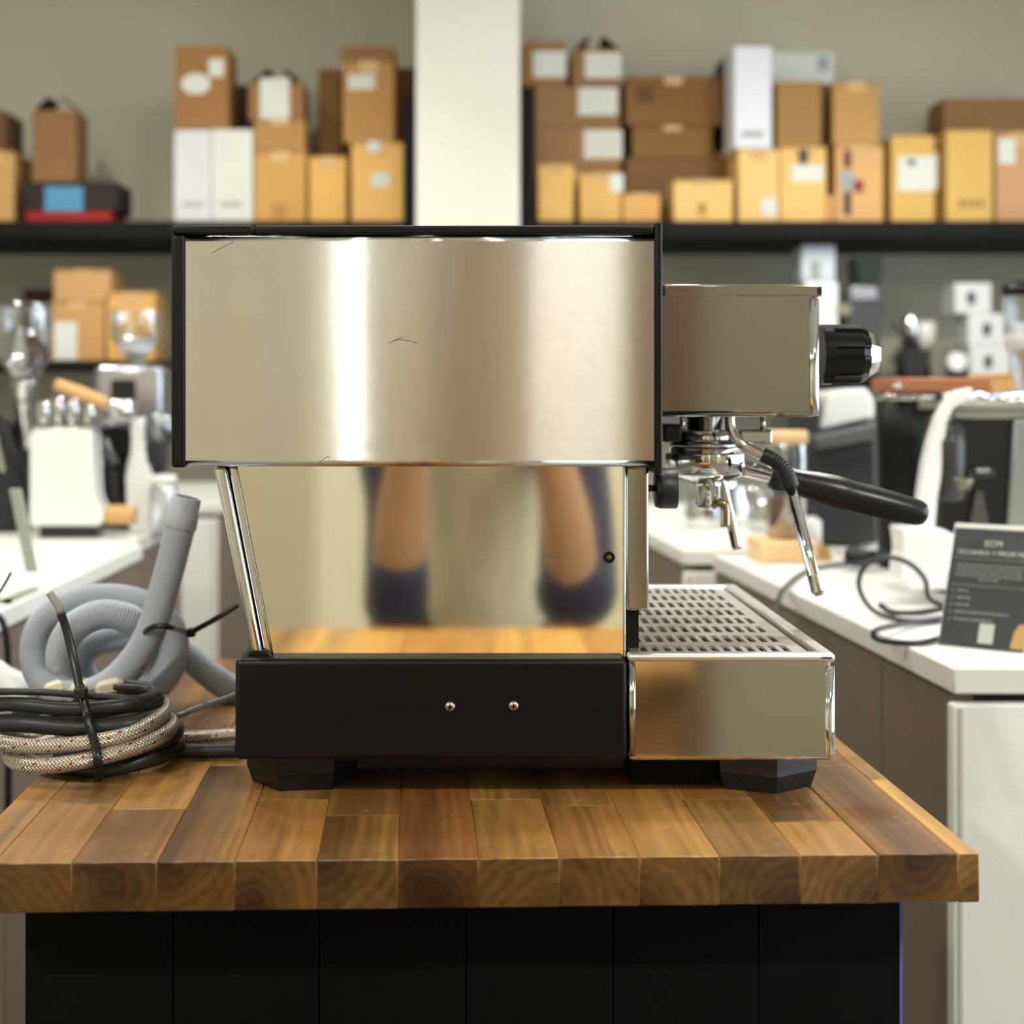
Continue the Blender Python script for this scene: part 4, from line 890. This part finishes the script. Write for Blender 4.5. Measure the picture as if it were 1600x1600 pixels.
for r_, e_ in enumerate((-.45, -.4, -.42, .55, .2)):
    b = B(); x_ = -W2 * .72; z_ = Hs - (102 + r_ * 11) * u
    b.box(-W2 * .86, -W2 * .80, -.0019, -.0014, z_ - 4 * u, z_ - 1 * u)
    while x_ < W2 * e_:
        w_ = min(.003 + .005 * random.random(), W2 * e_ - x_ + .001); b.box(x_, x_ + w_, -.0019, -.0014, z_ - 4 * u, z_); x_ += w_ + .0012
    sgn('list_line', b, SGREY, kind='stuff')
sgn('pale_sticker', B().box(-.003, .0125, -.0019, -.0014, Hs - 182 * u, Hs - 152 * u), mat('sticker_grey', S(196, 198, 194), .6))
sgn('gold_corner', B().prism([(W2, .003), (W2, .030), (W2 - .006, .029), (W2 - .010, .022), (W2 - .013, .003)], -.0019, -.0014), GOLD)
# black cable loops behind the sign
def W_(px, py, h=.005):
    dd = (CZ - WT - h) * F / (py - CY); return Vector((X(px, dd), dd, WT + h))
def C_(px, py, d_):
    v = P(px, py, d_); return v if v.z > WT + .0036 else W_(px, py, .0036)
cl = thing('charging_cable', 'loops of thin black power cord lying beside the sign', 'cord', W_(1420, 960))
obj('cord', B().tube(spline([C_(1505, 985, 1.64), C_(1440, 1004, 1.6), C_(1375, 1000, 1.6), C_(1368, 985, 1.6), C_(1420, 974, 1.7), C_(1460, 970, 1.80), C_(1490, 968, 1.80)], .006), .0032, 10), CABLE, cl)
obj('cord', B().tube(spline([C_(1500, 962, 1.8), C_(1440, 970, 1.78), C_(1395, 966, 1.78), C_(1360, 950, 1.78), C_(1342, 915, 1.78), C_(1352, 885, 1.78), C_(1385, 871, 1.78), C_(1420, 880, 1.78), C_(1445, 905, 1.78), C_(1452, 935, 1.78), C_(1484, 952, 1.78)], .006), .0030, 10), CABLE, cl)
obj('cord', B().tube(spline([C_(1374, 944, 1.8), C_(1392, 956, 1.8), C_(1435, 957, 1.8), C_(1500, 946, 1.8)], .006), .0036, 10), CABLE, cl)
t = thing('power_plug', 'black plug with coiled lead on the worktop behind the wand', 'plug', W_(1340, 880))
obj('plug', B().lathe([(0, .012), (.012, .016), (.03, .014), (.05, .006)], P(1322, 868, 2.28), (1, -.6, -.1), 16), BLACKP, t)
obj('prong', B().cyl(P(1322, 868, 2.28), P(1312, 864, 2.30), .003), CHROME, t)
obj('lead', B().tube(spline([C_(1340, 872, 2.26), C_(1360, 862, 2.26), C_(1385, 868, 2.24), C_(1340, 880, 2.24), C_(1290, 885, 2.3), C_(1255, 895, 2.2), P(1225, 920, 2.0), P(1213, 950, 1.86), P(1208, 985, 1.84)], .008), .0032, 10), CABLE, t)
# right espresso machine with white side and base
d = 1.98
em = thing('espresso_machine', 'black and white espresso machine with a chrome cup rail behind the sign', 'espresso machine', (X(1530, d), d, WT))
pts = [(1406, 900), (1412, 830), (1420, 764), (1426, 724), (1434, 688), (1446, 650), (1460, 626), (1474, 611), (1500, 606), (1500, 622), (1480, 628), (1468, 636), (1460, 660), (1455, 684), (1456, 716), (1450, 752), (1446, 774), (1440, 840), (1440, 900)]
obj('white_side', B().prism([(X(a, d), Z(c, d)) for a, c in pts], d - .05, d - .03, bevel=.002), WHITEP, em)
pts = [(1392, 820), (1458, 822), (1502, 845), (1505, 915), (1410, 915), (1392, 900), (1393, 868), (1401, 858), (1397, 846)]
obj('white_base', B().prism([(X(a, 1.92), max(WT, Z(c, 1.92))) for a, c in pts], 1.88, 1.93, bevel=.003), WHITEP, em)
obj('body', B().box(X(1478, d), X(1640, d), d - .005, d + .09, WT, Z(652, d), .004), BLACKP, em)
obj('front_face', B().prism([(X(a, d), Z(c, d)) for a, c in ((1462, 900), (1470, 690), (1482, 650), (1575, 650), (1562, 900))], d - .02, d - .004, bevel=.002), mat('blue_black_gloss', S(18, 19, 24), .12), em)
obj('side_column', B().prism([(X(a, d), Z(c, d)) for a, c in ((1556, 905), (1572, 655), (1640, 655), (1640, 905))], d - .03, d - .006, bevel=.003), mat('grey_green_steel', S(150, 156, 152), .3, .7), em)
obj('cross_band', B().box(X(1480, d), X(1640, d), d - .024, d + .0, Z(654, d), Z(640, d), .002), mat('warm_grey_metal', S(150, 148, 136), .35, .6), em)
obj('top_panel', B().box(X(1466, d), X(1640, d), d - .03, d + .09, Z(640, d), Z(628, d), .003), mat('warm_grey_metal', S(150, 148, 136), .35, .6), em)
b = B()
for i in range(9): b.ball((X(1478 + i * 14, d), d - .02 + .02 * (i % 2), Z(620, d) - .0008 * i), .0085, 14, (1, 1, .9))
obj('cup_rail_bead', b, CHROME, em)
obj('cup_rail', B().tube([(X(1470, d), d, Z(620, d)), (X(1600, d), d, Z(616, d))], .0045, 12), CHROME, em)
pod = obj('control_column', B().lathe([(0, .022), (.006, .024), (Z(690, d) - Z(780, d), .024), (Z(660, d) - Z(780, d), .018)], (X(1468, d), d - .03, Z(780, d)), (0, 0, 1), 24), mat('dark_warm_plastic', S(52, 50, 46), .3), em)
for py in (672, 690, 704, 716, 730):
    obj('indicator', B().box(X(1490, d), X(1499, d), d - .0215, d - .0195, Z(py + 6, d), Z(py, d), .0005), SGREY, em)
obj('group_spout', B().lathe([(0, .016), (.01, .02), (.02, .022)], (X(1482, d), d - .035, Z(766, d)), (0, 0, 1), 20), mat('olive_metal', S(110, 108, 92), .3, .8), em)
obj('lever', B().tube(spline([P(1500, 770, d - .04), P(1515, 745, d - .04), P(1550, 738, d - .04)], .005), .008, 12), BLACKG, em)
obj('drip_leg', B().prism([(X(a, d), Z(c, d)) for a, c in ((1500, 840), (1514, 765), (1524, 765), (1538, 840))], d - .028, d - .018), mat('warm_dark', S(70, 66, 58), .4), em)
# black bin grinder with red-brown wooden top
d = 2.30
t = thing('wood_topped_grinder', 'black cylindrical grinder bin with a flat red brown wooden top', 'grinder', (X(1420, d), d, WT))
obj('bin', B().lathe([(0, .036), (.004, .044), (Z(625, d) - WT - .06, .046), (Z(625, d) - WT, .046)], (X(1417, d), d, WT), (0, 0, 1), 40), mat('black_satin', S(14, 15, 14), .45, spec=.25), t)
obj('steel_band', B().lathe([(0, .0465), (.010, .0465)], (X(1417, d), d, Z(625, d)), (0, 0, 1), 40), SATIN, t)
obj('wooden_top', B().box(X(1380, d), X(1532, d), d - .055, d + .07, Z(613, d), Z(591, d), .004), WOODR, t)
obj('top_support', B().box(X(1440, d), X(1526, d), d - .01, d + .06, WT, Z(614, d), .004), BLACKP, t)
obj('top_bolt', B().ball((X(1385, d), d - .056, Z(603, d)), .006, 12), CHROME, t)
# dark grey machine and its white tank
d = 2.62
t = thing('dark_grey_machine', 'dark grey coffee machine with a white tank behind the portafilter handle', 'coffee machine', (X(1315, d), d + .1, WT))
obj('body', B().prism([(X(a, d), Z(c, d)) for a, c in ((1266, 850), (1262, 690), (1276, 676), (1350, 664), (1368, 652), (1372, 850))], d, d + .2, bevel=.005), mat('charcoal_plastic', S(52, 53, 54), .45), t)
obj('visor', B().prism([(X(a, d), Z(c, d)) for a, c in ((1272, 702), (1270, 682), (1370, 660), (1370, 684))], d - .03, d + .0, bevel=.003), mat('grey_satin', S(92, 92, 92), .35), t)
obj('white_tank', B().prism([(X(a, d), Z(c, d)) for a, c in ((1292, 672), (1304, 612), (1362, 606), (1374, 626), (1374, 654))], d + .03, d + .16, bevel=.006), WHITEP, t)
obj('back_panel', B().box(X(1240, d), X(1292, d), d + .06, d + .2, WT, Z(618, d), .004), mat('charcoal_plastic', S(52, 53, 54), .45), t)
# jar with wooden lid on a pale tray
d = 2.42
t = thing('wooden_tray', 'pale wooden block tray under the lidded jar', 'tray', (X(1224, d), d, WT))
obj('tray', B().box(X(1176, d), X(1266, d), d - .06, d + .05, WT, WT + .034, .004), mat('pale_wood', S(236, 200, 150), .5, 0, .08, 12, 0, 1, (1, 8, 8)), t)
obj('spout_board', B().prism([(X(1262, d), WT), (X(1296, d), WT), (X(1290, d), WT + .022), (X(1262, d), WT + .03)], d - .02, d + .02), GOLD, t)
t = thing('lidded_jar', 'clear jar of brown coffee with a pale wooden lid', 'jar', (X(1228, d), d, WT + .034))
jz = WT + .0345
obj('jar', B().lathe([(0, .027), (.003, .031), (Z(696, d) - jz, .031), (Z(694, d) - jz, .03)], (X(1229, d), d, jz), (0, 0, 1), 32, caps=False), GLASS, t)
obj('coffee', B().lathe([(.002, .024), (.006, .028), (.062, .028), (.066, .02)], (X(1226, d), d, jz), (0, 0, 1), 24), mat('brown_coffee', S(150, 116, 86), .8, 0, .3, 200, .5, 200), t)
obj('lid', B().lathe([(0, .031), (.002, .034), (.02, .034), (.022, .031)], (X(1229, d), d, Z(694, d)), (0, 0, 1), 32), mat('pale_wood', S(236, 200, 150), .5), t)
# chrome clutter beyond the portafilter
d = 3.0
for i, (px, dy, hh, rr, lb) in enumerate(((1098, .0, .07, .035, 'squat steel jug beyond the portafilter spout'), (1150, .08, .085, .042, 'larger steel jug seen under the portafilter neck'), (1188, -.05, .06, .034, 'smallest steel jug behind the black wand grip'))):
    t = thing('steel_jug', lb, 'jug', (X(px, d), d + dy, WT))
    obj('jug', B().lathe([(0, rr * .9), (.004, rr), (hh * .5, rr), (hh * .8, rr * .78), (hh, rr * .82), (hh + .001, rr * .74)], (X(px, d), d + dy, WT + .0002), (0, 0, 1), 28), CHROME, t)
    obj('jug_handle', B().tube(spline([(X(px, d) + rr * .8, d + dy, WT + hh * .9), (X(px, d) + rr * 1.5, d + dy, WT + hh * .8), (X(px, d) + rr * 1.4, d + dy, WT + hh * .3), (X(px, d) + rr * .9, d + dy, WT + hh * .2)], .006), .003, 8), CHROME, t)
t = thing('pump_bottle', 'small white bottle with a black cap near the dark grey machine', 'bottle', (X(1270, 2.8), 2.8, WT))
obj('bottle', B().lathe([(0, .02), (.003, .024), (.05, .024), (.06, .012)], (X(1262, 2.56), 2.56, WT), (0, 0, 1), 20), WHITEP, t)
obj('cap', B().lathe([(.06, .013), (.075, .013)], (X(1262, 2.56), 2.56, WT), (0, 0, 1), 20), BLACKP, t)
# grinder with glass hopper at the right edge
d = 2.35
t = thing('hopper_grinder', 'grinder with a black lidded clear hopper at the right edge', 'grinder', (X(1612, d), d, WT))
obj('hopper', B().lathe([(Z(640, d), .016), (Z(600, d), .024), (Z(520, d), .042), (Z(462, d), .044)], (X(1612, d), d, 0), (0, 0, 1), 36, caps=False), GLASS, t)
obj('hopper_lid', B().lathe([(Z(464, d), .044), (Z(460, d), .047), (Z(447, d), .047), (Z(440, d), .03)], (X(1612, d), d, 0), (0, 0, 1), 36), BLACKG, t)
obj('collar', B().lathe([(Z(545, d), .040), (Z(505, d), .0425)], (X(1612, d), d, 0), (0, 0, 1), 36), mat('white_collar', S(232, 236, 240), .2), t)
obj('body', B().box(X(1592, d), X(1680, d), d - .05, d + .08, WT, Z(640, d), .008), SATIN, t)
d = 2.75
cbox('kraft box between the wooden topped grinder and the right hopper', 1552, 1640, 584, d, .14, (196, 150, 90), WT)

# ------------------------------------------------------------------ what stands on the camera's side
t = thing('wooden_bench', 'wooden counter on the near side of the aisle', 'counter', (0, .4, 0))
for i in range(6):
    xa = -.37 + i * .1
    o = obj('stave', B().box(-.0498, .0498, -.12, .12, -.0145, .0145, .0006, 1), WOOD, t, local=True)
    o.location = (xa + .05, .0, .8855); c = WC['fadfda'[i]]; o.color = tuple(min(1, q * 1.25) for q in c[:3]) + (1,)
obj('bench_base', B().box(-.35, .21, .30, .50, 0, .8709), mat('brown_bench_panel', S(140, 96, 54), .5, 0, .1), t)

def skin_mesh(name, joints, bones, m, parent, levels=2, root=0):
    """joints: list of (x,y,z,rx,ry); bones: index pairs; grown with a Skin modifier and frozen to one continuous mesh"""
    me = bpy.data.meshes.new(name); me.from_pydata([j[:3] for j in joints], bones, []); me.update()
    o = bpy.data.objects.new(name, me); COL.objects.link(o)
    o.modifiers.new('skin', 'SKIN'); sub = o.modifiers.new('sub', 'SUBSURF'); sub.levels = levels; sub.render_levels = levels
    for i, j in enumerate(joints):
        v = me.skin_vertices[0].data[i]; v.radius = (j[3], j[4] if len(j) > 4 else j[3]); v.use_root = (i == root)
    bpy.context.view_layer.update()
    nm = bpy.data.meshes.new_from_object(o.evaluated_get(bpy.context.evaluated_depsgraph_get()))
    bpy.data.objects.remove(o); bm = bmesh.new(); bm.from_mesh(nm)
    for f in bm.faces: f.smooth = True
    return obj(name, bm, m, parent)
pp = thing('person', 'person bending behind the camera, forearms bare below it and navy sleeves at the elbows', 'person', (0, -.62, 0))
SKINM = mat('skin', S(196, 150, 112), .5, 0, .05); NAVY = mat('navy_cloth', S(44, 46, 74), .8, 0, .1, 40); CREAMC = mat('cream_cloth', S(228, 220, 194), .85, 0, .05, 40)
J = [(.03, -.62, .90, .11, .10), (.03, -.58, 1.05, .10, .10), (.03, -.50, 1.20, .10, .10), (0, -.43, 1.29, .055), (0, -.37, 1.34, .06), (0, -.335, 1.385, .085, .095), (0, -.33, 1.45, .08, .09), (0, -.33, 1.50, .045)]
bones = [(i, i + 1) for i in range(7)]
for s_, ex, wx in ((-1, .108, .085), (1, .172, .125)):
    n = len(J)
    J += [(s_ * .15, -.46, 1.22, .055), (s_ * (ex + .005), -.37, 1.0, .042), (s_ * ex, -.27, .83, .038), (s_ * (ex * .55 + wx * .45), -.21, .98, .043), (s_ * wx, -.16, 1.10, .027), (s_ * (wx - .005), -.145, 1.15, .03, .018)]
    bones += [(2, n), (n, n + 1), (n + 1, n + 2), (n + 2, n + 3), (n + 3, n + 4), (n + 4, n + 5)]
    for k, (dx, dz, l) in enumerate(((-.0, .03, .03), (-.002, .012, .036), (-.002, -.006, .034), (-.001, -.022, .026))):
        q = len(J); x0 = s_ * (wx - .012)
        J += [(x0, -.125, 1.165 + dz, .009), (x0 - s_ * .004, -.098, 1.168 + dz, .0085), (x0 - s_ * (.012 + l * .3), -.082, 1.168 + dz, .0075)]
        bones += [(n + 5, q), (q, q + 1), (q + 1, q + 2)]
    q = len(J); J += [(s_ * (wx - .02), -.15, 1.13, .010), (s_ * (wx - .04), -.165, 1.125, .009)]; bones += [(n + 5, q), (q, q + 1)]
    q = len(J)
    J += [(s_ * .09, -.63, .84, .085), (s_ * .105, -.58, .47, .058), (s_ * .105, -.65, .10, .04), (s_ * .115, -.55, .035, .03)]
    bones += [(0, q), (q, q + 1), (q + 1, q + 2), (q + 2, q + 3)]
skin_mesh('body', J, bones, SKINM, pp)
b = B().ball((0, -.345, 1.45), .098, 20, (.92, 1.05, 1.0)); bmesh.ops.delete(b.bm, geom=[v for v in b.bm.verts if v.co.z < 1.42 and v.co.y > -.37], context='VERTS')
obj('hair', b, mat('dark_hair', S(36, 28, 24), .6, 0, .2, 80), pp)
b = B()
for s_ in (-1, 1): b.ball((s_ * .032, -.243, 1.405), .011, 10)
obj('eye', b, mat('eye_white', S(220, 216, 210), .2), pp)
obj('nose', B().lathe([(0, .016), (.03, .009), (.034, .002)], (0, -.25, 1.372), (0, 1, .6), 10), SKINM, pp)
obj('mouth', B().box(-.022, .022, -.247, -.241, 1.338, 1.345, .002), mat('lip', S(160, 90, 80), .5), pp)
b = B()
for s_ in (-1, 1): b.ball((s_ * .092, -.35, 1.40), .026, 10, (.35, .7, 1.1))
obj('ear', b, SKINM, pp)
skin_mesh('vest', [(.03, -.63, .70, .15, .16), (.03, -.625, .88, .14, .15), (.03, -.58, 1.05, .125, .15), (.03, -.50, 1.20, .12, .15), (.02, -.46, 1.27, .08)], [(0, 1), (1, 2), (2, 3), (3, 4)], CREAMC, pp)
for s_, ex, wx, fat in ((-1, .108, .085, .92), (1, .172, .125, 1.15)):
    e = (s_ * ex, -.27, .83); t_ = .40
    w_ = (s_ * (ex * .62 + wx * .38), -.222, .94)
    skin_mesh('sleeve', [(s_ * .15, -.465, 1.225, .068), (s_ * (ex + .005), -.37, 1.0, .054 * fat), (e[0], e[1], e[2], .060 * fat), (w_[0], w_[1], w_[2], .054 * fat)], [(0, 1), (1, 2), (2, 3)], NAVY, pp)
J = [(0, -.63, .92, .150, .118), (0, -.63, .84, .155, .12)]; bones = [(0, 1)]
for s_ in (-1, 1):
    q = len(J); J += [(s_ * .095, -.625, .76, .10), (s_ * .105, -.58, .47, .078), (s_ * .105, -.65, .13, .065)]; bones += [(1, q), (q, q + 1), (q + 1, q + 2)]
skin_mesh('trousers', J, bones, mat('dark_denim', S(40, 44, 62), .8, 0, .1, 60), pp)
for s_ in (-1, 1):
    obj('shoe', B().box(s_ * .112 - .045, s_ * .112 + .045, -.70, -.46, 0.001, .085, .03, 3), BLACKP, pp)
ph = thing('photo_camera', 'black photo camera held up by the bending person', 'camera', (0, -.12, 1.12))
obj('camera_body', B().box(-.068, .068, -.15, -.10, 1.125, 1.215, .008, 3), BLACKP, ph)
obj('lens', B().lathe([(0, .034), (.05, .036), (.085, .038), (.086, .03), (.07, .024)], (0, -.10, 1.17), (0, 1, 0), 32, caps=False), BLACKG, ph)
